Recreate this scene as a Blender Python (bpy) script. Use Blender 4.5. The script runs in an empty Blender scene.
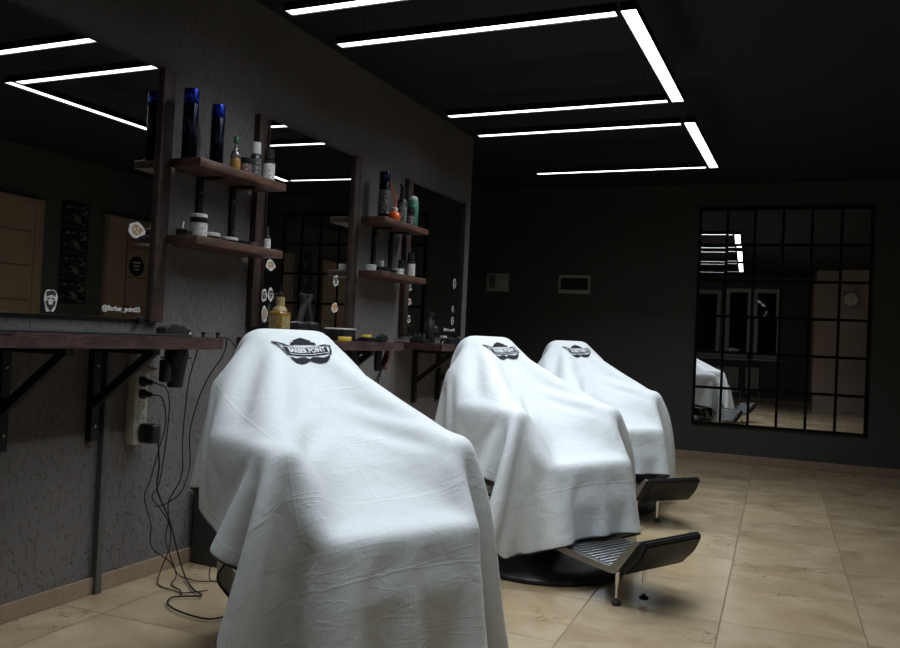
import bpy, bmesh, math, random
import numpy as np
from mathutils import Vector, Matrix
random.seed(7)
PI = math.pi
C = bpy.context.scene.collection
S = bpy.context.scene

# ------------------------------------------------------------------ room frame
ANG = math.radians(2.19)                 # the back wall, window wall and floor tiles sit 2.19 deg off the left wall
W = Vector((math.cos(ANG), math.sin(ANG), 0)); N = Vector((-math.sin(ANG), math.cos(ANG), 0))
DB, DF, H, XR = 7.785, -1.95, 2.5, 4.0
YE = 5.735                               # where the left wall ends in a recess
def wp(s, t, z=0): return W * s + N * t + Vector((0, 0, z))

# ------------------------------------------------------------------ materials
def nodes(name):
    m = bpy.data.materials.new(name); m.use_nodes = True
    nt = m.node_tree; b = nt.nodes['Principled BSDF']
    return m, nt, b
def nd(nt, t, **kw):
    n = nt.nodes.new(t)
    for k, v in kw.items():
        if k in n.inputs: n.inputs[k].default_value = v
        else: setattr(n, k, v)
    return n
def ramp(nt, fac, stops):
    r = nt.nodes.new('ShaderNodeValToRGB'); e = r.color_ramp.elements
    while len(e) < len(stops): e.new(0.5)
    for el, (p, c) in zip(e, stops):
        el.position = p; el.color = (*c, 1) if len(c) == 3 else c
    nt.links.new(fac, r.inputs[0]); return r
def coords(nt, scale=(1, 1, 1), rot=(0, 0, 0), loc=(0, 0, 0)):
    tc = nt.nodes.new('ShaderNodeTexCoord'); mp = nt.nodes.new('ShaderNodeMapping')
    mp.inputs['Scale'].default_value = scale; mp.inputs['Rotation'].default_value = rot; mp.inputs['Location'].default_value = loc
    nt.links.new(tc.outputs['Object'], mp.inputs[0]); return mp.outputs[0]
def bump(nt, b, h, strength, dist=0.01):
    n = nd(nt, 'ShaderNodeBump', Strength=strength, Distance=dist)
    nt.links.new(h, n.inputs['Height']); nt.links.new(n.outputs[0], b.inputs['Normal']); return n
def simple(name, col, rough=0.5, metal=0.0, var=0.12, nscale=30, coat=0, **kw):
    m, nt, b = nodes(name)
    n = nd(nt, 'ShaderNodeTexNoise', Scale=nscale, Detail=3.0)
    nt.links.new(coords(nt), n.inputs['Vector'])
    lo = tuple(c * (1 - var) for c in col); hi = tuple(min(1, c * (1 + var)) for c in col)
    r = ramp(nt, n.outputs['Fac'], [(0.3, lo), (0.7, hi)])
    nt.links.new(r.outputs[0], b.inputs['Base Color'])
    b.inputs['Roughness'].default_value = rough; b.inputs['Metallic'].default_value = metal
    b.inputs['Coat Weight'].default_value = coat
    for k, v in kw.items(): b.inputs[k.replace('_', ' ')].default_value = v
    return m
def math_(nt, op, a, b=None, c=None):
    n = nt.nodes.new('ShaderNodeMath'); n.operation = op
    for i, v in enumerate((a, b, c)):
        if v is None: continue
        if hasattr(v, 'is_linked') or hasattr(v, 'links'): nt.links.new(v, n.inputs[i])
        else: n.inputs[i].default_value = v
    return n.outputs[0]

def mat_stucco(name, col):
    m, nt, b = nodes(name)
    v = coords(nt)
    base = nd(nt, 'ShaderNodeTexNoise', Scale=3.0, Detail=4.0); nt.links.new(v, base.inputs['Vector'])
    r = ramp(nt, base.outputs['Fac'], [(0.3, tuple(c * .88 for c in col)), (0.7, tuple(c * 1.1 for c in col))])
    nt.links.new(r.outputs[0], b.inputs['Base Color'])
    # worm-track plaster: short warped grooves over a fine grain
    warp = nd(nt, 'ShaderNodeTexNoise', Scale=14.0, Detail=2.0); nt.links.new(v, warp.inputs['Vector'])
    mx = nt.nodes.new('ShaderNodeVectorMath'); mx.operation = 'MULTIPLY_ADD'
    nt.links.new(warp.outputs['Color'], mx.inputs[0]); mx.inputs[1].default_value = (.03, .03, .03); nt.links.new(v, mx.inputs[2])
    mp = nt.nodes.new('ShaderNodeMapping'); mp.inputs['Scale'].default_value = (1, 1.6, .75); nt.links.new(mx.outputs[0], mp.inputs[0])
    gr = nd(nt, 'ShaderNodeTexNoise', Scale=42.0, Detail=2.5, Roughness=.55); nt.links.new(mp.outputs[0], gr.inputs['Vector'])
    g = ramp(nt, gr.outputs['Fac'], [(0.34, (0, 0, 0)), (0.44, (1, 1, 1))])
    fine = nd(nt, 'ShaderNodeTexNoise', Scale=170.0, Detail=3.0); nt.links.new(v, fine.inputs['Vector'])
    h = math_(nt, 'MULTIPLY_ADD', fine.outputs['Fac'], .35, g.outputs[0])
    bump(nt, b, h, .8, .005)
    b.inputs['Roughness'].default_value = .75; b.inputs['Specular IOR Level'].default_value = .3
    return m
def mat_paint(name, col, rough=.6, bs=.12):
    m, nt, b = nodes(name)
    v = coords(nt)
    a = nd(nt, 'ShaderNodeTexNoise', Scale=2.0, Detail=5.0); nt.links.new(v, a.inputs['Vector'])
    r = ramp(nt, a.outputs['Fac'], [(0.3, tuple(c * .9 for c in col)), (0.7, tuple(c * 1.08 for c in col))])
    nt.links.new(r.outputs[0], b.inputs['Base Color'])
    f = nd(nt, 'ShaderNodeTexNoise', Scale=120.0, Detail=3.0); nt.links.new(v, f.inputs['Vector'])
    bump(nt, b, f.outputs['Fac'], bs, .003); b.inputs['Roughness'].default_value = rough
    return m
def mat_tile():
    m, nt, b = nodes('marble floor tile')
    v = coords(nt)
    sp = nt.nodes.new('ShaderNodeSeparateXYZ'); nt.links.new(v, sp.inputs[0])
    def grid(o, off, size):
        a = math_(nt, 'DIVIDE', math_(nt, 'SUBTRACT', o, off), size)
        cell = math_(nt, 'FLOOR', a); fr = math_(nt, 'FRACT', a)
        d = math_(nt, 'MULTIPLY', math_(nt, 'MINIMUM', fr, math_(nt, 'SUBTRACT', 1.0, fr)), size)
        return cell, d
    cx, dx = grid(sp.outputs['X'], 2.238, .49); cy, dy = grid(sp.outputs['Y'], 3.155, .503)
    grout = ramp(nt, math_(nt, 'MINIMUM', dx, dy), [(0.0, (1, 1, 1)), (0.0034, (0, 0, 0))])
    cid = nt.nodes.new('ShaderNodeCombineXYZ'); nt.links.new(cx, cid.inputs[0]); nt.links.new(cy, cid.inputs[1])
    wn = nt.nodes.new('ShaderNodeTexWhiteNoise'); nt.links.new(cid.outputs[0], wn.inputs['Vector'])
    off = nt.nodes.new('ShaderNodeVectorMath'); off.operation = 'MULTIPLY_ADD'
    nt.links.new(wn.outputs['Color'], off.inputs[0]); off.inputs[1].default_value = (9, 9, 9); nt.links.new(v, off.inputs[2])
    n1 = nd(nt, 'ShaderNodeTexNoise', Scale=3.2, Detail=6.0, Roughness=.6, Distortion=.8); nt.links.new(off.outputs[0], n1.inputs['Vector'])
    c1 = ramp(nt, n1.outputs['Fac'], [(.25, (.30, .215, .125)), (.5, (.405, .31, .19)), (.75, (.50, .40, .27))])
    # thin dark cracks
    n2 = nd(nt, 'ShaderNodeTexNoise', Scale=2.6, Detail=5.0, Roughness=.65, Distortion=.5); nt.links.new(off.outputs[0], n2.inputs['Vector'])
    vein = ramp(nt, n2.outputs['Fac'], [(.4925, (0, 0, 0)), (.4985, (1, 1, 1)), (.5015, (1, 1, 1)), (.5075, (0, 0, 0))])
    n3 = nd(nt, 'ShaderNodeTexNoise', Scale=2.2, Detail=1.0); nt.links.new(off.outputs[0], n3.inputs['Vector'])
    msk = ramp(nt, n3.outputs['Fac'], [(.55, (0, 0, 0)), (.64, (1, 1, 1))])
    vf = math_(nt, 'MULTIPLY', math_(nt, 'MULTIPLY', vein.outputs[0], msk.outputs[0]), .7)
    m1 = nt.nodes.new('ShaderNodeMixRGB'); nt.links.new(vf, m1.inputs[0]); nt.links.new(c1.outputs[0], m1.inputs[1]); m1.inputs[2].default_value = (.12, .08, .045, 1)
    bri = math_(nt, 'MULTIPLY_ADD', wn.outputs['Value'], .22, .88)
    m2 = nt.nodes.new('ShaderNodeMixRGB'); m2.blend_type = 'MULTIPLY'; m2.inputs[0].default_value = 1
    nt.links.new(m1.outputs[0], m2.inputs[1]); nt.links.new(bri, m2.inputs[2])
    m3 = nt.nodes.new('ShaderNodeMixRGB'); nt.links.new(grout.outputs[0], m3.inputs[0]); nt.links.new(m2.outputs[0], m3.inputs[1]); m3.inputs[2].default_value = (.14, .10, .065, 1)
    nt.links.new(m3.outputs[0], b.inputs['Base Color'])
    rr = math_(nt, 'MULTIPLY_ADD', n1.outputs['Fac'], .22, .10)
    nt.links.new(math_(nt, 'MAXIMUM', rr, math_(nt, 'MULTIPLY', grout.outputs[0], .8)), b.inputs['Roughness'])
    hh = math_(nt, 'SUBTRACT', math_(nt, 'MULTIPLY', n1.outputs['Fac'], .25), grout.outputs[0])
    bump(nt, b, hh, .35, .003)
    b.inputs['Specular IOR Level'].default_value = .45
    return m
def mat_wood(name, c0, c1, c2, axis='Y', rough=.55, scale=1.0):
    m, nt, b = nodes(name)
    sc = {'X': (.09, 1, 1), 'Y': (1, .09, 1), 'Z': (1, 1, .09)}[axis]
    v = coords(nt, tuple(s * scale for s in sc))
    n = nd(nt, 'ShaderNodeTexNoise', Scale=60.0, Detail=6.0, Roughness=.65, Distortion=1.2); nt.links.new(v, n.inputs['Vector'])
    r = ramp(nt, n.outputs['Fac'], [(.3, c0), (.5, c1), (.72, c2)])
    w = coords(nt, (4, 4, 4)); kn = nd(nt, 'ShaderNodeTexNoise', Scale=2.2, Detail=4.0, Distortion=1.5); nt.links.new(w, kn.inputs['Vector'])
    k = ramp(nt, kn.outputs['Fac'], [(.35, (.55, .5, .5)), (.62, (1, 1, 1)), (.75, (1.0, .8, .75))])
    mm = nt.nodes.new('ShaderNodeMixRGB'); mm.blend_type = 'MULTIPLY'; mm.inputs[0].default_value = 1
    nt.links.new(r.outputs[0], mm.inputs[1]); nt.links.new(k.outputs[0], mm.inputs[2]); nt.links.new(mm.outputs[0], b.inputs['Base Color'])
    bump(nt, b, n.outputs['Fac'], .35, .003); b.inputs['Roughness'].default_value = rough
    return m
def mat_mirror(name, tint=.8):
    m, nt, b = nodes(name)
    n = nd(nt, 'ShaderNodeTexNoise', Scale=2.0, Detail=2.0); nt.links.new(coords(nt), n.inputs['Vector'])
    r = ramp(nt, n.outputs['Fac'], [(0, (tint * .97,) * 3), (1, (tint, tint * 1.01, tint))])
    nt.links.new(r.outputs[0], b.inputs['Base Color']); b.inputs['Metallic'].default_value = 1; b.inputs['Roughness'].default_value = .0
    return m
def mat_cloth():
    m, nt, b = nodes('white waffle weave cloth')
    uv = nt.nodes.new('ShaderNodeUVMap'); uv.uv_map = 'UVMap'
    sp = nt.nodes.new('ShaderNodeSeparateXYZ'); nt.links.new(uv.outputs[0], sp.inputs[0])
    k = 2 * PI / .0075
    a = math_(nt, 'SINE', math_(nt, 'MULTIPLY', math_(nt, 'ADD', sp.outputs['X'], sp.outputs['Y']), k * .75))
    c = math_(nt, 'SINE', math_(nt, 'MULTIPLY', math_(nt, 'SUBTRACT', sp.outputs['X'], sp.outputs['Y']), k * .75))
    weave = math_(nt, 'MULTIPLY', a, c)
    v = coords(nt)
    n = nd(nt, 'ShaderNodeTexNoise', Scale=9.0, Detail=3.0, Distortion=1.0); nt.links.new(v, n.inputs['Vector'])
    # storage creases, pressed in at regular folds, and thin slanting crumples
    def crease(o, off, size, w):
        fr = math_(nt, 'FRACT', math_(nt, 'DIVIDE', math_(nt, 'ADD', o, off), size))
        d = math_(nt, 'ABSOLUTE', math_(nt, 'SUBTRACT', fr, .5))
        return ramp(nt, d, [(0, (1, 1, 1)), (w, (0, 0, 0))]).outputs[0]
    wob = math_(nt, 'MULTIPLY_ADD', n.outputs['Fac'], .02, sp.outputs['Y'])
    cr = math_(nt, 'ADD', crease(sp.outputs['X'], .02, .30, .02), crease(wob, .11, .23, .025))
    w2 = nt.nodes.new('ShaderNodeMapping'); nt.links.new(uv.outputs[0], w2.inputs[0]); w2.inputs['Rotation'].default_value = (0, 0, .9); w2.inputs['Scale'].default_value = (1.2, 6, 1)
    cn = nd(nt, 'ShaderNodeTexNoise', Scale=3.0, Detail=2.0, Distortion=.6); nt.links.new(w2.outputs[0], cn.inputs['Vector'])
    ridge = ramp(nt, cn.outputs['Fac'], [(.45, (0, 0, 0)), (.5, (1, 1, 1)), (.55, (0, 0, 0))])
    h = math_(nt, 'MULTIPLY_ADD', weave, .035, math_(nt, 'MULTIPLY_ADD', cr, .16, math_(nt, 'MULTIPLY_ADD', ridge.outputs[0], .11, math_(nt, 'MULTIPLY', n.outputs['Fac'], 1.2))))
    bump(nt, b, h, .55, .006)
    tint = ramp(nt, weave, [(0, (.60, .63, .645)), (.6, (.72, .75, .76))])
    nt.links.new(tint.outputs[0], b.inputs['Base Color'])
    b.inputs['Roughness'].default_value = .62; b.inputs['Sheen Weight'].default_value = .15; b.inputs['Specular IOR Level'].default_value = .35
    return m
def mat_emit(name, col, s):
    m, nt, b = nodes(name)
    n = nd(nt, 'ShaderNodeTexNoise', Scale=4.0); nt.links.new(coords(nt), n.inputs['Vector'])
    r = ramp(nt, n.outputs['Fac'], [(0, tuple(c * .97 for c in col)), (1, col)])
    b.inputs['Base Color'].default_value = (.8, .8, .8, 1)
    nt.links.new(r.outputs[0], b.inputs['Emission Color']); b.inputs['Emission Strength'].default_value = s
    return m
def mat_glass(name, col=(.9, .9, .9), rough=.02):
    m, nt, b = nodes(name)
    n = nd(nt, 'ShaderNodeTexNoise', Scale=10.0); nt.links.new(coords(nt), n.inputs['Vector'])
    r = ramp(nt, n.outputs['Fac'], [(0, tuple(c * .96 for c in col)), (1, col)])
    nt.links.new(r.outputs[0], b.inputs['Base Color'])
    b.inputs['Transmission Weight'].default_value = 1; b.inputs['Roughness'].default_value = rough; b.inputs['IOR'].default_value = 1.45
    return m
def mat_label(name, bg, fg, scale=90, thr=.52):
    """printed label: rows of small marks"""
    m, nt, b = nodes(name)
    v = coords(nt, (1, 1, 2.2))
    n = nd(nt, 'ShaderNodeTexNoise', Scale=scale, Detail=2.0); nt.links.new(v, n.inputs['Vector'])
    r = ramp(nt, n.outputs['Fac'], [(thr - .02, bg), (thr + .02, fg)])
    nt.links.new(r.outputs[0], b.inputs['Base Color']); b.inputs['Roughness'].default_value = .4
    return m

M = dict(
    stucco=mat_stucco('grey textured plaster', (.155, .142, .137)),
    back=mat_paint('charcoal wall paint', (.052, .051, .047)),
    ceil=mat_paint('black ceiling paint', (.0065, .0075, .009), .9),
    dark=mat_paint('dark wall paint', (.068, .075, .066)),
    beigew=mat_paint('beige wall paint', (.44, .33, .28)),
    tile=mat_tile(),
    base=simple('beige skirting tile', (.31, .225, .155), .35),
    wood=mat_wood('dark stained slab wood', (.020, .011, .010), (.060, .032, .028), (.14, .065, .05), 'Y', .45),
    woodz=mat_wood('dark stained post wood', (.020, .010, .009), (.056, .031, .027), (.11, .06, .048), 'Z', .6),
    shelf=mat_wood('brown shelf board', (.040, .020, .014), (.105, .052, .034), (.20, .10, .065), 'Y', .5),
    door=simple('light beige door laminate', (.34, .25, .165), .5, 0, .06, 6),
    mirror=mat_mirror('silvered mirror', .68), mirror_old=mat_mirror('dark tinted mirror', .72),
    blackm=simple('black painted steel', (.012, .012, .013), .45, .3),
    blackp=simple('black plastic', (.012, .012, .013), .35),
    framem=simple('matt black frame paint', (.004, .004, .004), .8, Specular_IOR_Level=.15),
    rubber=simple('black rubber', (.010, .010, .010), .7),
    greyp=simple('grey plastic duct', (.10, .10, .10), .5),
    whitep=simple('white plastic', (.62, .62, .60), .4),
    creamp=simple('cream plastic', (.50, .49, .42), .45),
    chrome=simple('chrome', (.75, .75, .76), .12, 1.0, .04),
    steel=simple('brushed steel', (.34, .345, .36), .36, 1.0, .15, 90),
    leather=simple('black leather', (.010, .010, .011), .5, 0, .3, 260, Specular_IOR_Level=.3),
    white=mat_cloth(),
    pipingm=simple('black cape binding', (.012, .012, .014), .6),
    ink=simple('charcoal print', (.018, .020, .026), .85, Specular_IOR_Level=.15),
    inkw=simple('pale lettering', (.62, .65, .67), .6),
    led=mat_emit('cool white diffuser', (.93, .96, 1.0), 5.0),
    blue=simple('metallic blue cap', (.015, .04, .42), .2, .75, .1),
    canb=simple('glossy dark blue can', (.012, .016, .060), .14, .5, .2),
    cank=simple('glossy black can', (.010, .012, .026), .2, .75, .2),
    glass=mat_glass('clear glass'),
    amber=simple('amber oil', (.34, .18, .035), .12, coat=.6),
    gold=simple('golden spirit', (.24, .12, .018), .12, coat=.7),
    goldlab=mat_label('gold printed label', (.20, .14, .055), (.42, .33, .15), 110, .5),
    greenc=simple('dark green cap', (.01, .10, .035), .35),
    green=mat_label('green bottle print', (.012, .13, .065), (.10, .32, .20), 100, .55),
    lab=mat_label('black and white label', (.02, .02, .02), (.36, .37, .37), 120, .55),
    labw=mat_label('white label with print', (.65, .64, .60), (.10, .10, .10), 120, .6),
    labr=mat_label('dark red label', (.05, .03, .028), (.40, .26, .22), 120, .54),
    orange=simple('bright orange plastic', (.85, .13, .015), .3),
    orangem=simple('dull orange hose', (.45, .085, .03), .45),
    yellow=simple('yellow carton', (.75, .50, .06), .45),
    red=simple('dark red plastic', (.17, .02, .02), .35),
    stwhite=simple('sticker white', (.70, .68, .64), .5),
    stdark=simple('sticker dark ink', (.03, .03, .03), .5),
    sttan=simple('sticker tan ink', (.42, .27, .14), .5, 0, .4, 120),
    storange=simple('sticker orange ink', (.60, .24, .03), .5, 0, .4, 120),
    pvc=simple('white window plastic', (.55, .55, .55), .4),
    night=simple('night glass', (.004, .005, .007), .03, 0, .05, 5, coat=.3),
    rad=simple('white radiator enamel', (.50, .50, .47), .4),
    photo=mat_label('black and white photo print', (.010, .010, .010), (.16, .16, .15), 14, .56),
    clockf=simple('cream clock dial', (.80, .74, .64), .4),
    brown=simple('brown clock rim', (.20, .07, .04), .4),
    binm=simple('dark grey bin plastic', (.035, .036, .038), .45),
)

# ------------------------------------------------------------------ mesh helpers
def bx(bm, lo, hi, bev=0.0, seg=2):
    r = bmesh.ops.create_cube(bm, size=1)
    vs = r['verts']
    c = [(a + b) / 2 for a, b in zip(lo, hi)]; d = [abs(b - a) for a, b in zip(lo, hi)]
    for v in vs: v.co = Vector((v.co.x * d[0] + c[0], v.co.y * d[1] + c[1], v.co.z * d[2] + c[2]))
    if bev:
        es = list({e for v in vs for e in v.link_edges})
        bmesh.ops.bevel(bm, geom=es, offset=bev, segments=seg, profile=.5, affect='EDGES')
    return bm
def bar(bm, p0, p1, w, t, up=(0, 0, 1)):
    """rectangular bar from p0 to p1"""
    p0, p1 = Vector(p0), Vector(p1); d = (p1 - p0).normalized(); up = Vector(up)
    a = d.cross(up).normalized(); b = a.cross(d)
    vs = [bm.verts.new(p + a * (sx * w / 2) + b * (sy * t / 2)) for p in (p0, p1) for sx, sy in ((-1, -1), (1, -1), (1, 1), (-1, 1))]
    for f in ((0, 1, 2, 3), (7, 6, 5, 4), (0, 4, 5, 1), (1, 5, 6, 2), (2, 6, 7, 3), (3, 7, 4, 0)): bm.faces.new([vs[i] for i in f])
    return bm
def lathe(bm, prof, seg=32, c=(0, 0, 0), axis='Z'):
    rings = []
    for r, z in prof:
        ring = []
        for i in range(seg):
            a = 2 * PI * i / seg; x, y = r * math.cos(a), r * math.sin(a)
            p = (x, y, z) if axis == 'Z' else ((z, x, y) if axis == 'X' else (x, z, y))
            ring.append(bm.verts.new((p[0] + c[0], p[1] + c[1], p[2] + c[2])))
        rings.append(ring)
    for a, b in zip(rings, rings[1:]):
        for i in range(seg): bm.faces.new((a[i], a[(i + 1) % seg], b[(i + 1) % seg], b[i]))
    bm.faces.new(rings[0][::-1]); bm.faces.new(rings[-1])
    return bm
def tube(bm, pts, r, seg=8, closed=False):
    pts = [Vector(p) for p in pts]; n = len(pts); rings = []
    ref = Vector((0, 0, 1))
    for i, p in enumerate(pts):
        d = (pts[(i + 1) % n] - pts[i - 1]) if closed else (pts[min(i + 1, n - 1)] - pts[max(i - 1, 0)])
        d.normalize()
        a = d.cross(ref)
        if a.length < 1e-3: a = d.cross(Vector((1, 0, 0)))
        a.normalize(); b = a.cross(d); ref = b if abs(b.dot(d)) < .9 else ref
        rings.append([bm.verts.new(p + a * (r * math.cos(2 * PI * k / seg)) + b * (r * math.sin(2 * PI * k / seg))) for k in range(seg)])
    for i in range(n if closed else n - 1):
        A, B = rings[i], rings[(i + 1) % n]
        for k in range(seg): bm.faces.new((A[k], A[(k + 1) % seg], B[(k + 1) % seg], B[k]))
    if not closed: bm.faces.new(rings[0][::-1]); bm.faces.new(rings[-1])
    return bm
def spline(pts, n=8):
    P = [Vector(p) for p in pts]; P = [P[0] * 2 - P[1]] + P + [P[-1] * 2 - P[-2]]; out = []
    for i in range(1, len(P) - 2):
        for k in range(n):
            t = k / n; a, b, c, d = P[i - 1:i + 3]
            out.append(.5 * ((2 * b) + (c - a) * t + (2 * a - 5 * b + 4 * c - d) * t * t + (3 * b - a - 3 * c + d) * t ** 3))
    return out + [P[-2]]
def prism(bm, poly, y0, y1, plane='XZ'):
    """extrude 2D polygon (a,b) between y0 and y1 along the axis missing from plane"""
    def P(a, b, c): return {'XZ': (a, c, b), 'YZ': (c, a, b), 'XY': (a, b, c)}[plane]
    A = [bm.verts.new(P(a, b, y0)) for a, b in poly]; B = [bm.verts.new(P(a, b, y1)) for a, b in poly]
    n = len(poly)
    for i in range(n): bm.faces.new((A[i], A[(i + 1) % n], B[(i + 1) % n], B[i]))
    bm.faces.new(A[::-1]); bm.faces.new(B)
    return bm
def NB(): return bmesh.new()
def obj(name, bm, m, parent=None, smooth=True, loc=None):
    bmesh.ops.recalc_face_normals(bm, faces=bm.faces)
    me = bpy.data.meshes.new(name); bm.to_mesh(me); bm.free()
    o = bpy.data.objects.new(name, me); C.objects.link(o)
    me.materials.append(M[m] if isinstance(m, str) else m)
    if smooth:
        me.polygons.foreach_set('use_smooth', [True] * len(me.polygons))
        try: me.set_sharp_from_angle(angle=math.radians(38))
        except Exception: pass
    if parent: o.parent = parent
    if loc: o.location = loc
    return o
def tag(o, label, cat, group=None):
    o['label'] = label; o['category'] = cat
    if group: o['group'] = group
    return o
def thing(name, label, cat, loc=(0, 0, 0), rotz=0, group=None):
    o = bpy.data.objects.new(name, None); C.objects.link(o); o.empty_display_size = .1
    o.location = loc; o.rotation_euler = (0, 0, rotz)
    return tag(o, label, cat, group)
def struct(name, bm, m, rotz=0, parent=None, loc=None, smooth=False):
    o = obj(name, bm, m, parent, smooth, loc)
    if rotz: o.rotation_euler = (0, 0, rotz)
    if not parent: o['kind'] = 'structure'
    return o
def kids(o): return [c for c in bpy.data.objects if c.parent == o]
def dup(root, loc, label, group=None, rotz=None):
    r = root.copy(); C.objects.link(r); r.location = loc; r['label'] = label
    if rotz is not None: r.rotation_euler = (0, 0, rotz)
    if group: r['group'] = group
    for ch in kids(root):
        c = ch.copy(); C.objects.link(c); c.parent = r
        for g in kids(ch):
            d = g.copy(); C.objects.link(d); d.parent = c
    return r
def text_mesh(body, size, extrude=.0008, align='CENTER', sx=1.0, bold=0):
    cu = bpy.data.curves.new('lettering', 'FONT'); cu.body = body; cu.size = size; cu.extrude = extrude
    cu.align_x = align; cu.align_y = 'CENTER'; cu.resolution_u = 3; cu.offset = bold
    t = bpy.data.objects.new('lettering', cu); C.objects.link(t)
    bpy.context.view_layer.update()
    me = bpy.data.meshes.new_from_object(t.evaluated_get(bpy.context.evaluated_depsgraph_get()))
    C.objects.unlink(t); bpy.data.objects.remove(t); bpy.data.curves.remove(cu)
    for v in me.vertices: v.co.x *= sx
    return me

# ------------------------------------------------------------------ SHELL
bm = NB(); bx(bm, (-1.5, -2.6, -.1), (4.7, 8.2, 0)); struct('floor', bm, 'tile', ANG)
bm = NB(); bx(bm, (-1.3, -2.4, H), (4.4, 8.3, H + .1)); struct('ceiling', bm, 'ceil')
bm = NB(); bx(bm, (-.2, -2.3, 0), (0, YE, H)); struct('wall_left', bm, 'stucco')
bm = NB(); bx(bm, (-.9, YE - .25, 0), (-.7, 7.9, H)); bx(bm, (-.7, YE - .35, 0), (-.2, YE - .2, H)); struct('wall_recess', bm, 'back')
bm = NB(); bx(bm, (-.75, DB, 0), (4.5, DB + .15, H)); struct('wall_back', bm, 'back', ANG)
bm = NB(); bx(bm, (XR, -2.3, 0), (XR + .15, 8.1, H)); struct('wall_right', bm, 'dark')
# window wall behind the photographer, with two window openings
wins = [(.42, 1.25), (1.31, 1.80), (1.88, 2.38)]; WZ0, WZ1 = .86, 2.22
bm = NB(); xs = [-.4, .42, 1.25, 1.42, 1.98, 4.2]
for a, b_ in ((-.4, .42), (1.25, 1.31), (1.80, 1.88), (2.38, 4.2)): bx(bm, (a, DF - .2, 0), (b_, DF, H))
for a, b_ in wins: bx(bm, (a, DF - .2, 0), (b_, DF, WZ0)); bx(bm, (a, DF - .2, WZ1), (b_, DF, H))
struct('wall_front', bm, 'dark', ANG)
def window(n, a, b_, mull):
    bm = NB(); y0, y1 = DF - .13, DF - .05; f = .075
    bx(bm, (a, y0, WZ0), (b_, y1, WZ0 + f)); bx(bm, (a, y0, WZ1 - f), (b_, y1, WZ1))
    for x in [a, b_ - f] + mull: bx(bm, (x, y0, WZ0 + f), (x + f, y1, WZ1 - f))
    o = struct(f'window_{n}', bm, 'pvc', ANG)
    g = NB(); bx(g, (a + f * .5, DF - .10, WZ0 + f * .5), (b_ - f * .5, DF - .09, WZ1 - f * .5)); obj('window_pane', g, 'night', o, False)
    s = NB(); bx(s, (a - .028, DF - .19, WZ0 - .04), (b_ + .028, DF + .14, WZ0 - .005), .008); obj('window_sill', s, 'pvc', o)
window(1, .42, 1.25, [.74]); window(2, 1.31, 1.80, []); window(3, 1.88, 2.38, [])
DP = -.5
# beige partition at the far right of the window wall with its door
bm = NB(); bx(bm, (2.94, DF + .005, 0), (4.0, DP, H)); struct('wall_partition', bm, 'beigew', ANG)
bm = NB(); bx(bm, (3.14, DP, 0), (3.86, DP + .03, 1.78))
for z in (.6, 1.1, 1.5): bx(bm, (3.20, DP + .03, z), (3.80, DF + .12, z + .01))
dd = struct('door_3', bm, 'beigew', ANG)
h_ = NB(); tube(h_, [(3.24, DP + .025, 1.0), (3.24, DP + .075, 1.0), (3.34, DP + .075, 1.0)], .009); obj('door_handle', h_, 'chrome', dd)
# skirtings
bm = NB(); bx(bm, (0, -2.0, 0), (.012, YE, .062), .003); struct('baseboard_left', bm, 'base')
bm = NB(); bx(bm, (-.38, DB - .012, 0), (4.2, DB, .068), .003); struct('baseboard_back', bm, 'base', ANG)
bm = NB(); bx(bm, (XR - .012, -.4, 0), (XR, 4.25, .065), .003); bx(bm, (XR - .012, 5.29, 0), (XR, 6.0, .065), .003); struct('baseboard_right', bm, 'base')
bm = NB(); bx(bm, (.0, DF, 0), (2.94, DF + .012, .065), .003); struct('baseboard_front', bm, 'base', ANG)
# doors in the right wall, seen in the station mirrors
def side_door(n, y0, y1, h, frame=.09):
    bm = NB(); bx(bm, (XR - .05, y0, 0), (XR - .008, y1, h), .002)
    o = struct(f'door_{n}', bm, 'door')
    f = NB()
    for a, b_ in ((y0 - frame, y0), (y1, y1 + frame)): bx(f, (XR - .06, a, 0), (XR, b_, h), .004)
    bx(f, (XR - .06, y0 - frame, h), (XR, y1 + frame, h + frame), .004); obj('door_frame', f, 'door', o)
    g = NB()
    for z in (.35, .75, 1.15, 1.45, 1.75): bx(g, (XR - .0535, y0 + .2, z), (XR - .0495, y1 - .03, z + .012))
    bx(g, (XR - .0535, y0 + .2, .1), (XR - .0495, y0 + .212, h - .1)); obj('door_groove', g, 'brown', o)
    k = NB(); tube(k, spline([(XR - .05, y1 - .07, 1.0), (XR - .1, y1 - .07, 1.0), (XR - .1, y1 - .18, 1.0)], 5), .01); obj('door_handle', k, 'chrome', o)
side_door(1, 4.35, 5.19, 1.96); side_door(2, 6.06, 6.92, 1.99, .05)

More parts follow.
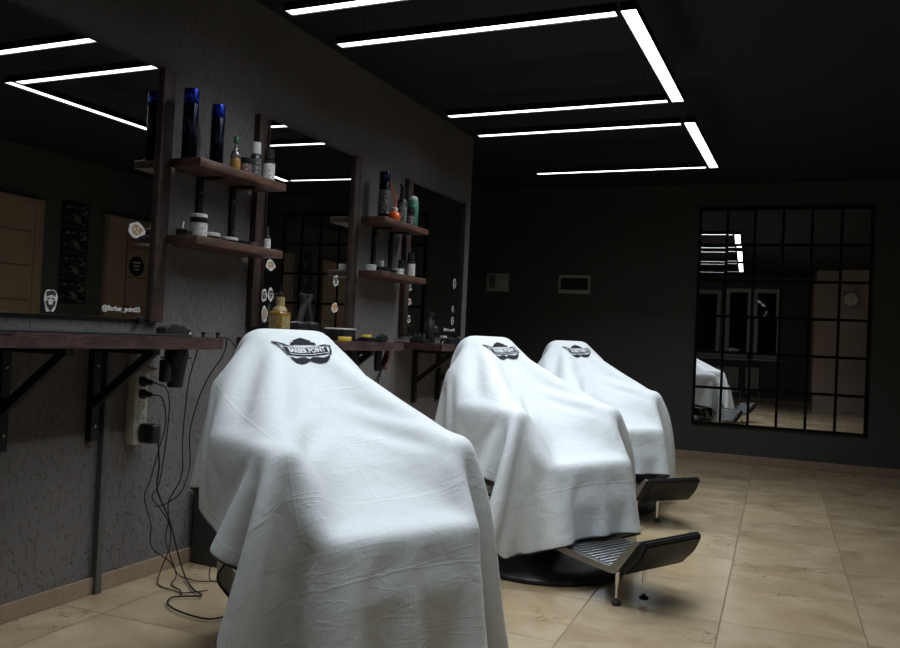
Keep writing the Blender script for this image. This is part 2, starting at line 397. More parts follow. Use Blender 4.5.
# ------------------------------------------------------------------ suspended LED lights
ZL = 2.277; LEDW = 33.5
def led(name, x0, x1, y0, y1, label):
    t = thing(name, label, 'ceiling light', ((x0 + x1) / 2, (y0 + y1) / 2, ZL), 0, 'linked rectangles of suspended light bars')
    hx, hy = (x1 - x0) / 2, (y1 - y0) / 2
    b = NB(); bx(b, (-hx, -hy, .004), (hx, hy, .032))
    for lo, hi in (((-hx, -hy, -.004), (hx, -hy + .002, .004)), ((-hx, hy - .002, -.004), (hx, hy, .004)), ((-hx, -hy, -.004), (-hx + .002, hy, .004)), ((hx - .002, -hy, -.004), (hx, hy, .004))): bx(b, lo, hi)
    obj('housing', b, 'blackm', t, False)
    for sx in ((-1, 1) if hx > hy else (0,)):
        for sy in ((-1, 1) if hy > hx else (0,)):
            w_ = NB(); tube(w_, [(sx * hx * .8, sy * hy * .8, .032), (sx * hx * .8, sy * hy * .8, H - ZL)], .001, 6); obj('suspension_wire', w_, 'blackm', t)
    d = NB(); bx(d, (-hx + .003, -hy + .003, 0), (hx - .003, hy - .003, .004)); obj('diffuser', d, 'led', t, False)
    ld = bpy.data.lights.new('lamp', 'AREA'); ld.shape = 'RECTANGLE'; ld.size = 2 * hx - .006; ld.size_y = 2 * hy - .006
    ld.energy = LEDW * PI * ld.size * ld.size_y; ld.color = (.87, .945, 1.0); ld.spread = math.radians(125)
    lo_ = bpy.data.objects.new('lamp', ld); C.objects.link(lo_); lo_.parent = t; lo_.location = (0, 0, -.002)
units = [(1.45, 2.76, 'nearest to the camera'), (3.15, 4.36, 'in the middle'), (4.83, 6.035, 'farthest back')]
for ya, yb, w_ in units:
    led('linear_light', .41, 1.655, ya - .028, ya + .028, f'white light bar across the ceiling, front bar of the rectangle {w_}')
    led('linear_light', .41, 1.655, yb - .028, yb + .028, f'white light bar across the ceiling, rear bar of the rectangle {w_}')
    led('linear_light', 1.672, 1.735, ya - .028, yb + .028, f'wider white light bar running lengthwise, closing the rectangle {w_}')

# ------------------------------------------------------------------ station mirrors
MZ0, MZ1 = 1.018, 1.985
mirrors = []
def station_mirror(y0, y1, z1, rot, label, left_w, right_w):
    t = thing('wall_mirror', label, 'mirror', (0, (y0 + y1) / 2, 0), 0, 'frameless mirrors between wooden posts')
    w = (y1 - y0) / 2
    g = NB(); bx(g, (.012, -w, MZ0), (.018, w, z1)); go = obj('glass', g, 'mirror', t, False); go.rotation_euler = (0, 0, rot); go.location.x = .4 * abs(rot)
    for z, em in ((MZ0 - .004, 'chrome'), (z1, 'blackm')): e = NB(); bx(e, (.004, -w, z), (.02, w, z + .004)); obj('edge_trim', e, em, t, False)
    for a, b_, on in ((-w - .062, -w + .002, left_w), (w - .002, w + .064, right_w)):
        if on:
            p = NB(); bx(p, (0, a, MZ0 - .012), (.034, b_, z1 + .012), .004)
            for v in p.verts: v.co.y += .004 * math.sin(v.co.z * 9 + a * 5)
            obj('wooden_post', p, 'woodz', t)
    c_ = NB(); bx(c_, (.010, w - .06, MZ0 - .022), (.03, w - .035, MZ0 + .006), .003); obj('clip', c_, 'blackm', t)
    mirrors.append(t); return t
station_mirror(1.585, 2.495, 1.995, 0, 'large mirror at the nearest station with a bearded face sticker', True, True)
station_mirror(3.175, 3.985, 1.975, math.radians(2.0), 'wall mirror of the middle station reflecting the black grid mirror', True, True)
station_mirror(4.705, 5.565, 1.972, 0, 'wall mirror of the farthest station, dark and empty of reflections', True, False)
bm = NB(); bx(bm, (0, 5.565, MZ0 - .01), (.03, 5.585, 1.985), .003); obj('side_trim', bm, 'blackm', None)
o = bpy.data.objects['side_trim']; o.parent = mirrors[2]; o.location = (0, -mirrors[2].location.y, 0)

def blob(cy, cz, ry, rz, seed, n=18, amp=.12, x=.0):
    rnd = random.Random(seed); ph = [rnd.uniform(0, 6) for _ in range(3)]
    return [(cy + ry * (1 + amp * math.sin(3 * a + ph[0]) + amp * .6 * math.sin(5 * a + ph[1])) * math.cos(a), cz + rz * (1 + amp * math.sin(4 * a + ph[2])) * math.sin(a)) for a in [2 * PI * i / n for i in range(n)]]
def sticker(y, z, w, h, kind, label, x=.0185, seed=1):
    """thin cut-out sticker on the mirror glass"""
    t = thing('sticker', label, 'sticker', (x, y, z), 0, 'barber stickers on the mirrors')
    b = NB(); prism(b, blob(0, 0, w / 2, h / 2, seed), 0, .0012, 'YZ'); obj('backing', b, 'stwhite', t, False)
    b = NB()
    if kind == 'face':
        prism(b, [(-.38 * w, .02 * h), (-.34 * w, -.18 * h), (0, -.46 * h), (.34 * w, -.18 * h), (.38 * w, .02 * h), (.2 * w, .0), (.14 * w, -.16 * h), (-.14 * w, -.16 * h), (-.2 * w, 0)], .0012, .002, 'YZ')
        prism(b, [(-.34 * w, .16 * h), (-.36 * w, .36 * h), (.1 * w, .45 * h), (.38 * w, .34 * h), (.33 * w, .16 * h), (.1 * w, .26 * h)], .0012, .002, 'YZ')
        prism(b, [(-.28 * w, .12 * h), (-.08 * w, .12 * h), (-.08 * w, .05 * h), (-.28 * w, .05 * h)], .0012, .002, 'YZ')
        prism(b, [(.28 * w, .12 * h), (.08 * w, .12 * h), (.08 * w, .05 * h), (.28 * w, .05 * h)], .0012, .002, 'YZ')
        obj('print', b, 'stdark', t, False)
    else:
        prism(b, blob(0, .02 * h, w * .33, h * .33, seed + 5, 14, .2), .0012, .002, 'YZ')
        obj('print', b, {'tan': 'sttan', 'dark': 'stdark', 'orange': 'storange'}[kind], t, False)
        c = NB()
        for k in range(3):
            a = k * 2.1 + seed; cy, cz = .13 * w * math.cos(a), .14 * h * math.sin(a)
            prism(c, blob(cy, cz, w * .07, h * .06, seed + k, 8, .1), .002, .0026, 'YZ')
        obj('print_detail', c, 'stwhite', t, False)
    return t
sticker(2.035, 1.062, .052, .082, 'face', 'white bearded face sticker low on the nearest mirror')
sticker(2.405, 1.353, .085, .058, 'tan', 'tan cut-out sticker at right on the nearest mirror', seed=3)
for y, z, w, h, k, l in [(3.225, 1.30, .07, .05, 'tan', 'tan rounded sticker on the middle mirror just under the shelf end'),
                         (3.155 + .03, 1.155, .04, .062, 'dark', 'grey drawn sticker, left of the pair low on the middle mirror'),
                         (3.238, 1.162, .04, .062, 'dark', 'grey drawn sticker, right of the pair low on the middle mirror'),
                         (3.195, 1.068, .045, .072, 'tan', 'gold-toned sticker lowest at the left of the middle mirror'),
                         (3.845, 1.276, .05, .062, 'dark', 'pale sticker high at the right side of the middle mirror'),
                         (3.845, 1.13, .06, .055, 'orange', 'orange sticker low at the right side of the middle mirror'),
                         (4.745, 1.303, .05, .04, 'dark', 'pale sticker topmost at the left of the farthest mirror'),
                         (4.748, 1.214, .05, .042, 'tan', 'tan square sticker at the left of the farthest mirror'),
                         (4.75, 1.103, .045, .05, 'dark', 'pale sticker lowest at the left of the farthest mirror'),
                         (5.455, 1.385, .05, .07, 'dark', 'pale sticker topmost at the right of the farthest mirror'),
                         (5.447, 1.202, .03, .045, 'dark', 'small pale sticker in mid height at the right of the farthest mirror'),
                         (5.447, 1.117, .045, .055, 'dark', 'pale sticker lowest at the right of the farthest mirror')]:
    sticker(y, z, w, h, k, l, seed=int(y * 37) % 11, x=.018 + (.4 * .0349 - (y - 3.58) * .0349 if 3.1 < y < 4 else 0) + .001)
def handle_text(y, z, size, label, sx=1.0):
    me = text_mesh('@Barber_point23', size, .0006, 'CENTER', sx, .0004)
    for v in me.vertices: x, y_, z_ = v.co; v.co = (z_, x, y_)
    me.name = 'mirror_lettering'; me.materials.append(M['stwhite'])
    o = bpy.data.objects.new('mirror_lettering', me); C.objects.link(o); o.location = (.0192, y, z)
    tag(o, label, 'lettering', 'account names on the mirrors')
handle_text(2.352, 1.049, .026, 'white account name lettering at the lower right of the nearest mirror', .98)
handle_text(5.40, 1.052, .026, 'white account name lettering at the foot of the farthest mirror')

# ------------------------------------------------------------------ shelves
def shelf_unit(y0, y1, label):
    t = thing('wall_shelf', label, 'shelf', (0, y0, 0), 0, 'two-tier shelves between the mirrors')
    L = y1 - y0
    for z in (1.657, 1.353):
        b = NB(); bx(b, (.036, 0, z - .034), (.19, L, z), .004); bx(b, (.0, .075, z - .034), (.036, L - .05, z), .002)
        obj('board', b, 'shelf', t)
    for y in (.20, .415):
        b = NB(); bx(b, (.0, y, 1.353), (.016, y + .030, 1.623), .002)
        bx(b, (.022, y + .004, 1.615), (.12, y + .031, 1.6225)); s_ = obj('steel_upright', b, 'blackm', t)
        for z in (1.42, 1.56):
            q = NB(); lathe(q, [(.005, 0), (.005, .003), (.002, .005)], 10, (.016, y + .015, z), 'X'); obj('screw', q, 'steel', s_)
    return t
shelf_unit(2.545, 3.118, 'two-tier brown wall shelf between the nearest and the middle mirror')
shelf_unit(4.055, 4.625, 'two-tier brown wall shelf between the middle and the farthest mirror')

# ------------------------------------------------------------------ worktops
TZ = .957
def worktop(y0, y1, label, brk):
    t = thing('wall_worktop', label, 'table', (0, y0, 0), 0, 'slab worktops under the mirrors')
    L = y1 - y0
    b = NB(); n = 40; rnd = random.Random(int(y0 * 10))
    prof = [.33 + .004 * math.sin(i * .7 + y0) + rnd.uniform(-.0015, .0015) for i in range(n + 1)]
    prism(b, [(.001, 0), *[(prof[i], L * i / n) for i in range(n + 1)], (.001, L)], TZ - .044, TZ, 'XY')
    bmesh.ops.bevel(b, geom=[e for e in b.edges if abs(e.verts[0].co.z - e.verts[1].co.z) < .001 and min(e.verts[0].co.x, e.verts[1].co.x) > .2], offset=.004, segments=2, affect='EDGES')
    obj('slab', b, 'wood', t)
    for y in brk:
        b = NB(); y -= y0
        bx(b, (0, y - .016, .565), (.028, y + .016, TZ - .044)); bx(b, (.0, y - .016, TZ - .066), (.30, y + .016, TZ - .044))
        bar(b, (.02, y, .70), (.285, y, TZ - .055), .022, .03, (0, 0, 1)); br = obj('bracket', b, 'blackm', t, False)
        for z in (.62, .70, .84):
            q = NB(); lathe(q, [(.006, 0), (.006, .003), (.003, .005)], 10, (.028, y, z), 'X'); obj('bolt', q, 'steel', br)
    return t
worktop(1.50, 2.565, 'dark slab worktop on black brackets under the nearest mirror', (1.875, 2.245))
worktop(3.06, 4.085, 'dark slab worktop under the middle mirror, mostly behind the first cape', (3.38, 3.80))
worktop(4.60, 5.60, 'dark slab worktop on brackets under the farthest mirror', (4.885, 5.255))
# duct, power strip
b = NB(); bx(b, (.0125, 2.29, .0), (.026, 2.318, TZ - .046), .002); bx(b, (0, 2.29, .064), (.0125, 2.318, TZ - .046)); tag(obj('cable_duct', b, 'greyp', None), 'narrow grey cable duct running down the wall under the nearest worktop', 'cable duct')
t = thing('power_strip', 'cream multi-socket power strip mounted upright under the nearest worktop', 'power strip', (0, 2.45, 0))
b = NB(); bx(b, (0, -.034, .535), (.045, .034, .915), .006); obj('body', b, 'creamp', t)
for i in range(7):
    z = .87 - i * .047
    q = NB(); lathe(q, [(.019, 0), (.019, .002), (.017, .002), (.017, .0005)], 20, (.045, .0, z), 'X'); so = obj('socket', q, 'creamp', t)
    q = NB()
    for s_ in (-1, 1): lathe(q, [(.0028, 0), (.0028, .0008)], 8, (.046, s_ * .008, z), 'X')
    obj('contact_hole', q, 'stdark', so)
def plug(y, z, label, big=False, white=False):
    t = thing('plug', label, 'plug', (.0465, y, z), 0, 'plugs in the power strip')
    b = NB()
    if big: bx(b, (0, -.02, -.045), (.075, .03, .03), .012, 3)
    else: lathe(b, [(.019, 0), (.019, .012), (.012, .022), (.009, .045), (.005, .052)], 20, (0, 0, 0), 'X')
    obj('body', b, 'whitep' if white else 'blackp', t)
plug(2.45, .87 - 2 * .047, 'black round plug, upper of two side by side in the power strip')
plug(2.45, .87 - 3 * .047, 'black round plug, lower of two side by side in the power strip')
plug(2.455, .87 - 6 * .047, 'black power adapter at the bottom end of the power strip', True)
plug(2.465, .87 - 1 * .047, 'white plug at the top of the power strip', False, True)
# cables
cables = [
 ('black cable from the upper round plug, hanging to the floor in a loose S', [(.098, 2.45, .776), (.125, 2.49, .755), (.12, 2.52, .68), (.10, 2.53, .52), (.08, 2.53, .38), (.075, 2.50, .33), (.08, 2.55, .27), (.08, 2.60, .20), (.085, 2.60, .12), (.08, 2.565, .04), (.13, 2.495, .006), (.225, 2.465, .006), (.285, 2.46, .006), (.34, 2.53, .006)]),
 ('black cable from the lower round plug, crossing the others above the floor', [(.098, 2.45, .729), (.12, 2.48, .715), (.115, 2.51, .62), (.10, 2.49, .5), (.085, 2.475, .40), (.08, 2.455, .335), (.085, 2.49, .23), (.085, 2.50, .14), (.09, 2.60, .06), (.115, 2.623, .008), (.19, 2.60, .008), (.25, 2.60, .008), (.34, 2.68, .008)]),
 ('thick black cable from the adapter, looping over the tiles to the first chair', [(.12, 2.47, .55), (.125, 2.475, .46), (.10, 2.50, .36), (.11, 2.56, .24), (.13, 2.59, .12), (.16, 2.60, .03), (.22, 2.56, .010), (.30, 2.50, .010), (.37, 2.46, .010), (.32, 2.42, .010), (.295, 2.385, .010), (.33, 2.33, .010), (.40, 2.293, .010), (.505, 2.274, .010), (.565, 2.287, .010), (.59, 2.359, .010), (.605, 2.48, .010), (.64, 2.60, .010)]),
 ('thin black cord hanging from the worktop edge beside the hair dryer', [(.27, 2.49, TZ - .045), (.25, 2.475, .8), (.25, 2.462, .70), (.25, 2.455, .57), (.25, 2.46, .44), (.2, 2.47, .36), (.12, 2.54, .30), (.10, 2.57, .23), (.10, 2.56, .15), (.15, 2.57, .03), (.175, 2.52, .006), (.25, 2.48, .006), (.29, 2.445, .006)]),
 ('thin black cord hanging at the right end of the nearest worktop', [(.31, 2.556, TZ + .003), (.325, 2.585, .955), (.30, 2.60, .89), (.25, 2.58, .80), (.22, 2.56, .70), (.20, 2.55, .58), (.20, 2.56, .46), (.19, 2.53, .36), (.14, 2.50, .31), (.10, 2.49, .30)]),
 ('black cord drooping from the worktop end toward the first cape', [(.325, 2.55, TZ + .003), (.338, 2.58, .955), (.335, 2.64, .91), (.31, 2.70, .80), (.28, 2.72, .6), (.26, 2.70, .35), (.25, 2.66, .1), (.26, 2.64, .006), (.36, 2.63, .006), (.53, 2.53, .006), (.62, 2.52, .006)]),
]
for i, (l, p) in enumerate(cables):
    b = NB(); tube(b, spline(p, 8), .0034 if i == 2 else .0024, 8); tag(obj('power_cable', b, 'rubber'), l, 'cable', 'loose cables under the nearest worktop')
# hair dryer / trimmer pouch hanging under worktop
t = thing('hair_dryer', 'black hair dryer hanging nozzle down under the nearest worktop', 'hair dryer', (.20, 2.455, 0))
b = NB(); lathe(b, [(.028, .765), (.031, .80), (.036, .84), (.042, .87), (.045, .89), (.040, .9115)], 24); obj('barrel', b, 'blackp', t)
b = NB(); bx(b, (-.015, -.075, .785), (.015, -.028, .87), .008); obj('handle', b, 'blackp', t)
b = NB(); bx(b, (-.03, -.05, .872), (.03, .05, .8785), .002); obj('hook_plate', b, 'blackm', t)
# dark storage box by the wall behind chair 1
t = thing('waste_bin', 'low dark grey bin against the wall behind the first cape', 'bin', (.09, 2.93, 0))
b = NB(); bx(b, (-.07, -.13, 0), (.10, .15, .30), .01, 3); obj('bin_body', b, 'binm', t)
b = NB(); bx(b, (-.075, -.135, .30), (.105, .155, .32), .006); obj('lid', b, 'blackp', t)

# ------------------------------------------------------------------ bottles and jars
SU, SL = 1.657, 1.353
def part(t, name, prof, m, c=(0, 0, 0), seg=24): b = NB(); lathe(b, prof, seg, c); return obj(name, b, m, t)
def spray_can(x, y, z, h, d, m, cap, label, lab=None):
    t = thing('spray_can', label, 'spray can', (x, y, z), 0, 'tall hairspray cans'); r = d / 2
    part(t, 'body', [(r * .94, 0), (r, .004), (r, h * .775), (r * .93, h * .79)], m)
    part(t, 'cap', [(r * .97, h * .79), (r * .99, h * .795), (r * .99, h * .985), (r * .93, h)], cap)
    if lab: part(t, 'label', [(r + .0004, h * .12), (r + .0006, h * .12), (r + .0006, h * .62), (r + .0004, h * .62)], lab)
    return t
spray_can(.11, 2.567, SU, .274, .060, 'cank', 'blue', 'tallest blue-capped spray can on the nearer upper shelf')
spray_can(.11, 2.73, SU, .256, .056, 'cank', 'blue', 'shorter dark spray can with blue cap on the nearer upper shelf')
spray_can(.10, 4.20, SU, .275, .064, 'cank', 'canb', 'tall dark spray can with pale side print on the farther upper shelf', 'lab')
t = thing('oil_bottle', 'small clear bottle half full of amber oil with green cap', 'bottle', (.10, 2.865, SU))
part(t, 'oil', [(.021, 0), (.0225, .003), (.0225, .062), (.0215, .064)], 'amber')
part(t, 'glass', [(.0225, .0645), (.0225, .072), (.018, .092), (.009, .104), (.008, .132)], 'glass')
part(t, 'cap', [(.0105, .132), (.0105, .158), (.009, .160)], 'greenc')
def jar(x, y, z, r, h, body, lid, lab, label, grp=None, name='product_jar'):
    t = thing(name, label, 'jar', (x, y, z), 0, grp)
    part(t, 'body', [(r * .93, 0), (r, .003), (r, h * .72), (r * .9, h * .74)], body)
    part(t, 'lid', [(r * 1.02, h * .74), (r * 1.03, h * .75), (r * 1.03, h * .985), (r * .96, h)], lid)
    if lab: part(t, 'label', [(r + .0004, h * .1), (r + .0007, h * .1), (r + .0007, h * .66), (r + .0004, h * .66)], lab)
    return t
jar(.10, 2.935, SU, .027, .082, 'blackp', 'blackp', 'labr', 'squat dark jar with reddish label next to the oil bottle', 'styling products')
def pump(x, y, z, r, h, body, lab, cap, label, pumpy=False):
    t = thing('product_bottle', label, 'bottle', (x, y, z), 0, 'styling products')
    hb = h * .68
    part(t, 'body', [(r * .94, 0), (r, .004), (r, hb * .92), (r * .8, hb * .98), (r * .45, hb)], body)
    if lab: part(t, 'label', [(r + .0004, hb * .1), (r + .0007, hb * .1), (r + .0007, hb * .82), (r + .0004, hb * .82)], lab)
    part(t, 'cap', [(r * .45, hb), (r * .5, hb), (r * .5, h), (r * .42, h + .002)] if pumpy else [(r * .7, hb), (r * .85, hb + .003), (r * .82, h), (r * .7, h + .002)], cap)
    if pumpy:
        b = NB(); bx(b, (-.006, -.03, h - .001), (.006, .012, h + .012), .003); obj('nozzle', b, cap, t)
    return t
pump(.10, 3.005, SU, .025, .165, 'blackp', 'lab', 'whitep', 'black labelled bottle with tall white cap on the nearer upper shelf')
pump(.12, 3.075, SU, .027, .150, 'blackp', 'labw', 'blackp', 'white-labelled black bottle at the far end of the nearer upper shelf')
# lower shelf, near
t = jar(.11, 2.645, SL, .034, .082, 'whitep', 'blackp', 'labw', 'white jar with black collar on the nearer lower shelf', 'styling products')
part(t, 'lid_cap', [(.031, .0822), (.033, .0822), (.033, .094), (.030, .096)], 'whitep')
t = thing('hair_clip_holder', 'small black holder with a pale tip at the near end of the lower shelf', 'clip holder', (.10, 2.572, SL))
b = NB(); bx(b, (-.03, -.016, 0), (.03, .02, .028), .006); obj('body', b, 'blackp', t)
b = NB(); bar(b, (.0, -.01, .026), (.0, -.002, .055), .006, .004, (1, 0, 0)); obj('tip', b, 'whitep', t)
def tin(x, y, z, r, h, body, lid, label):
    t = thing('wax_tin', label, 'tin', (x, y, z), 0, 'flat wax tins')
    part(t, 'base', [(r * .95, 0), (r, .002), (r, h * .55), (r * .97, h * .56)], body)
    part(t, 'lid', [(r * 1.02, h * .56), (r * 1.03, h * .6), (r * 1.03, h * .95), (r * .98, h)], lid)
tin(.10, 2.735, SL, .036, .032, 'blackp', 'whitep', 'white-lidded flat tin beside the white jar on the nearer lower shelf')
tin(.11, 2.838, SL, .036, .026, 'blackp', 'whitep', 'thinner white-lidded tin in the middle of the nearer lower shelf')
tin(.11, 2.925, SL, .032, .022, 'blackp', 'blackp', 'all black flat tin on the nearer lower shelf')
t = thing('small_bowl', 'small dark bowl between the black tin and the dropper bottle', 'bowl', (.11, 3.008, SL))
part(t, 'bowl', [(.014, 0), (.018, .003), (.031, .020), (.033, .026), (.030, .026), (.017, .008)], 'steel')
t = thing('dropper_bottle', 'small dark dropper bottle with white label on the nearer lower shelf', 'bottle', (.13, 3.075, SL))
part(t, 'body', [(.0145, 0), (.0155, .002), (.0155, .058), (.007, .068)], 'blackp'); part(t, 'label', [(.0159, .008), (.0162, .008), (.0162, .05), (.0159, .05)], 'labw'); part(t, 'dropper', [(.008, .068), (.008, .082), (.005, .088), (.004, .108)], 'rubber')
t = thing('hair_clip', 'small chrome hair clip lying at the far end of the lower shelf', 'hair clip', (.165, 3.098, SL))
b = NB(); bx(b, (-.006, -.02, 0), (.006, .018, .005), .001); bar(b, (0, -.018, .006), (0, .019, .011), .010, .002); obj('clip_arm', b, 'chrome', t)
# upper shelf, far
t = thing('spray_flask', 'round orange atomiser flask with an arching orange hose', 'spray bottle', (.10, 4.335, SU))
part(t, 'flask', [(.022, 0), (.030, .008), (.038, .030), (.034, .055), (.018, .072)], 'orange'); part(t, 'collar', [(.018, .072), (.020, .073), (.020, .088), (.012, .092)], 'whitep')
b = NB(); tube(b, spline([(0, 0, .09), (0, .01, .14), (-.01, -.015, .19), (-.005, -.06, .225), (.0, -.085, .215)], 8), .006, 10); obj('hose', b, 'orangem', t)
pump(.10, 4.43, SU, .03, .235, 'blackp', 'lab', 'blackp', 'tall black pump bottle with silver print behind the orange flask', True)
pump(.14, 4.475, SU, .026, .115, 'blackp', 'lab', 'blackp', 'short dark bottle in front of the tall black pump bottle')
t = thing('product_bottle', 'green printed bottle with rounded white cap on the farther shelf', 'bottle', (.11, 4.56, SU), 0, 'styling products')
part(t, 'body', [(.030, 0), (.032, .004), (.032, .165), (.028, .172)], 'green'); part(t, 'cap', [(.026, .172), (.027, .174), (.026, .188), (.015, .198), (.005, .2)], 'whitep')
# lower shelf, far
tin(.10, 4.085, SL, .030, .034, 'whitep', 'whitep', 'all white tin nearest the middle mirror on the farther lower shelf')
tin(.12, 4.19, SL, .045, .030, 'blackp', 'blackp', 'wide black tin on the farther lower shelf')
jar(.06, 4.275, SL, .016, .075, 'whitep', 'whitep', None, 'slim white jar standing by the steel upright of the farther shelf', 'styling products')
tin(.12, 4.29, SL, .034, .022, 'blackp', 'blackp', 'small black tin in the middle of the farther lower shelf')
tin(.12, 4.375, SL, .034, .036, 'whitep', 'whitep', 'white tin right of the black tins on the farther lower shelf')
pump(.10, 4.455, SL, .022, .098, 'blackp', 'lab', 'blackp', 'short black bottle with pale print on the farther lower shelf')
pump(.12, 4.545, SL, .026, .150, 'blackp', 'labw', 'blackp', 'taller black bottle with white label at the end of the farther lower shelf')

# worktop contents
t = thing('grooming_mat', 'thin black rubber mat lying along the nearest worktop', 'mat', (.15, 2.0, TZ)); b = NB(); bx(b, (-.12, -.42, 0), (.14, .43, .008), .002); obj('mat', b, 'rubber', t)
def clipper(x, y, z, rz, label, m='blackp'):
    t = thing('hair_clipper', label, 'hair clipper', (x, y, z), rz, 'hair clippers on the worktops')
    b = NB(); prism(b, [(-.08, .004), (-.075, .0), (.055, .0), (.07, .010), (.07, .028), (.04, .040), (-.03, .036), (-.078, .030)], -.02, .02, 'XZ'); bmesh.ops.bevel(b, geom=b.edges[:], offset=.004, segments=2, affect='EDGES'); obj('body', b, m, t)
    b = NB(); bx(b, (.07, -.021, .006), (.086, .021, .026), .002)
    for k in range(10): bx(b, (.086, -.0195 + k * .004, .008), (.094, -.0175 + k * .004, .014))
    obj('blade', b, 'chrome', t)
    b = NB(); bx(b, (-.01, -.006, .0385), (.02, .006, .044), .002); obj('switch', b, 'chrome', t)
    return t
clipper(.20, 2.43, TZ, 1.7, 'chrome-tipped black clipper at the right end of the nearest worktop')
for (x, y, l) in ((.28, 2.505, 'small black knob standing near the right end of the nearest worktop'), (.312, 2.548, 'tiny black cable grommet on the corner of the nearest worktop')):
    t = thing('knob', l, 'knob', (x, y, TZ)); part(t, 'knob', [(.007, 0), (.008, .002), (.006, .010), (.009, .014), (.009, .019), (.006, .021)], 'blackp', seg=16)
# middle worktop
t = thing('spirit_bottle', 'golden glass bottle with gold label and black pourer on the middle worktop', 'bottle', (.15, 3.17, TZ))
b = NB(); bx(b, (-.036, -.041, 0), (.036, .041, .125), .010, 3); obj('spirit', b, 'gold', t)
part(t, 'shoulder', [(.035, .125), (.032, .138), (.021, .148), (.020, .180), (.021, .192)], 'goldlab')
b = NB(); bx(b, (.0358, -.030, .02), (.0372, .030, .105)); bx(b, (-.028, -.0422, .02), (.028, -.0408, .105)); obj('label', b, 'goldlab', t, False)
part(t, 'pourer', [(.010, .192), (.012, .196), (.012, .206), (.005, .212), (.003, .25)], 'blackp', seg=16)
for y, tilt, l in ((3.36, 1, 'matte black trigger bottle right behind the gold bottle, near one of two'), (3.455, -1, 'matte black trigger bottle, far one of two behind the first cape')):
    t = thing('spray_bottle', l, 'spray bottle', (.13, y, TZ), 0, 'pair of black trigger bottles')
    b = NB(); bx(b, (-.032, -.040, 0), (.032, .040, .085), .012, 3); obj('body', b, 'blackp', t)
    b = NB(); tube(b, spline([(0, 0, .084), (0, tilt * .012, .12), (0, tilt * .03, .17), (0, tilt * .018, .21)], 6), .015, 12); obj('neck', b, 'rubber', t)
    b = NB(); bx(b, (-.012, -.022, .083), (.012, .022, .0875), .002); obj('collar', b, 'steel', t)
    b = NB(); bx(b, (-.012, tilt * .018 - .02, .205), (.012, tilt * .018 + .02, .222), .005); obj('trigger_head', b, 'rubber', t)
def box(x, y, z, sx, sy, sz, m, rz, label, cat='box', name='product_box', grp='boxes on the middle worktop', lid=None):
    t = thing(name, label, cat, (x, y, z), rz, grp)
    b = NB(); bx(b, (-sx / 2, -sy / 2, 0), (sx / 2, sy / 2, sz), .003); obj('body', b, m, t)
    if lid: b = NB(); bx(b, (-sx / 2 - .002, -sy / 2 - .002, sz), (sx / 2 + .002, sy / 2 + .002, sz + .008), .002); obj('lid', b, lid, t)
    return t
box(.18, 3.66, TZ, .10, .15, .056, 'blackp', .1, 'black case with white lid on the middle worktop behind the first cape', lid='whitep')
box(.28, 3.54, TZ, .05, .08, .022, 'yellow', .3, 'small yellow carton close behind the shoulder of the first cape')
box(.25, 3.84, TZ, .07, .11, .022, 'blackp', -.1, 'flat black tray at the right of the middle worktop')
box(.25, 3.81, TZ + .022, .035, .06, .014, 'yellow', .15, 'small yellow carton lying on the flat black tray')
clipper(.10, 3.76, TZ, 1.2, 'white clipper lying behind the flat tray on the middle worktop', 'whitep')
clipper(.27, 3.94, TZ, 1.9, 'black clipper with chrome blade at the far end of the middle worktop')
box(.16, 3.93, TZ, .11, .14, .012, 'blackp', 0, 'flat black comb case at the far end of the middle worktop', 'comb case', 'comb_case', None)
# tools hanging under middle worktop
for x, y, r, h, l in ((.2, 3.76, .036, .10, 'dark hanging hair dryer at left under the middle worktop'), (.22, 4.0, .024, .115, 'slim dark trimmer hanging under the right half of the middle worktop')):
    t = thing('hanging_tool', l, 'hair tool', (x, y, 0), 0, 'tools hanging under the middle worktop')
    part(t, 'body', [(r * .7, TZ - .045 - h), (r * .85, TZ - .04 - h), (r, TZ - .08), (r, TZ - .05), (r * .8, TZ - .0445)], 'blackp')
    b = NB(); bx(b, (-.008, r - .004, TZ - .10), (.008, r + .012, TZ - .06), .003); obj('switch', b, 'blackp', t)
t = thing('hanging_tool', 'dark red tool hanging at the right end under the middle worktop', 'hair tool', (.24, 4.052, 0), 0, 'tools hanging under the middle worktop')
b = NB(); bar(b, (0, .03, TZ - .0445), (0, -.02, TZ - .145), .03, .028, (1, 0, 0)); obj('body', b, 'red', t); b = NB(); tube(b, [(0, .03, TZ - .04), (0, .034, TZ - .055)], .008); obj('loop', b, 'steel', t)
for p, l in (([(.26, 4.0, TZ - .038), (.27, 4.02, .87), (.25, 3.98, .80), (.24, 3.92, .70), (.22, 3.9, .5)], 'black cord hanging between the tools under the middle worktop'), ([(.24, 4.07, TZ - .038), (.25, 4.03, .86), (.25, 3.97, .77), (.23, 3.95, .6), (.2, 3.96, .4)], 'thicker black cord beside the dark red tool')):
    b = NB(); tube(b, spline(p, 8), .004, 8); tag(obj('power_cable', b, 'rubber'), l, 'cable', 'cords under the middle worktop')
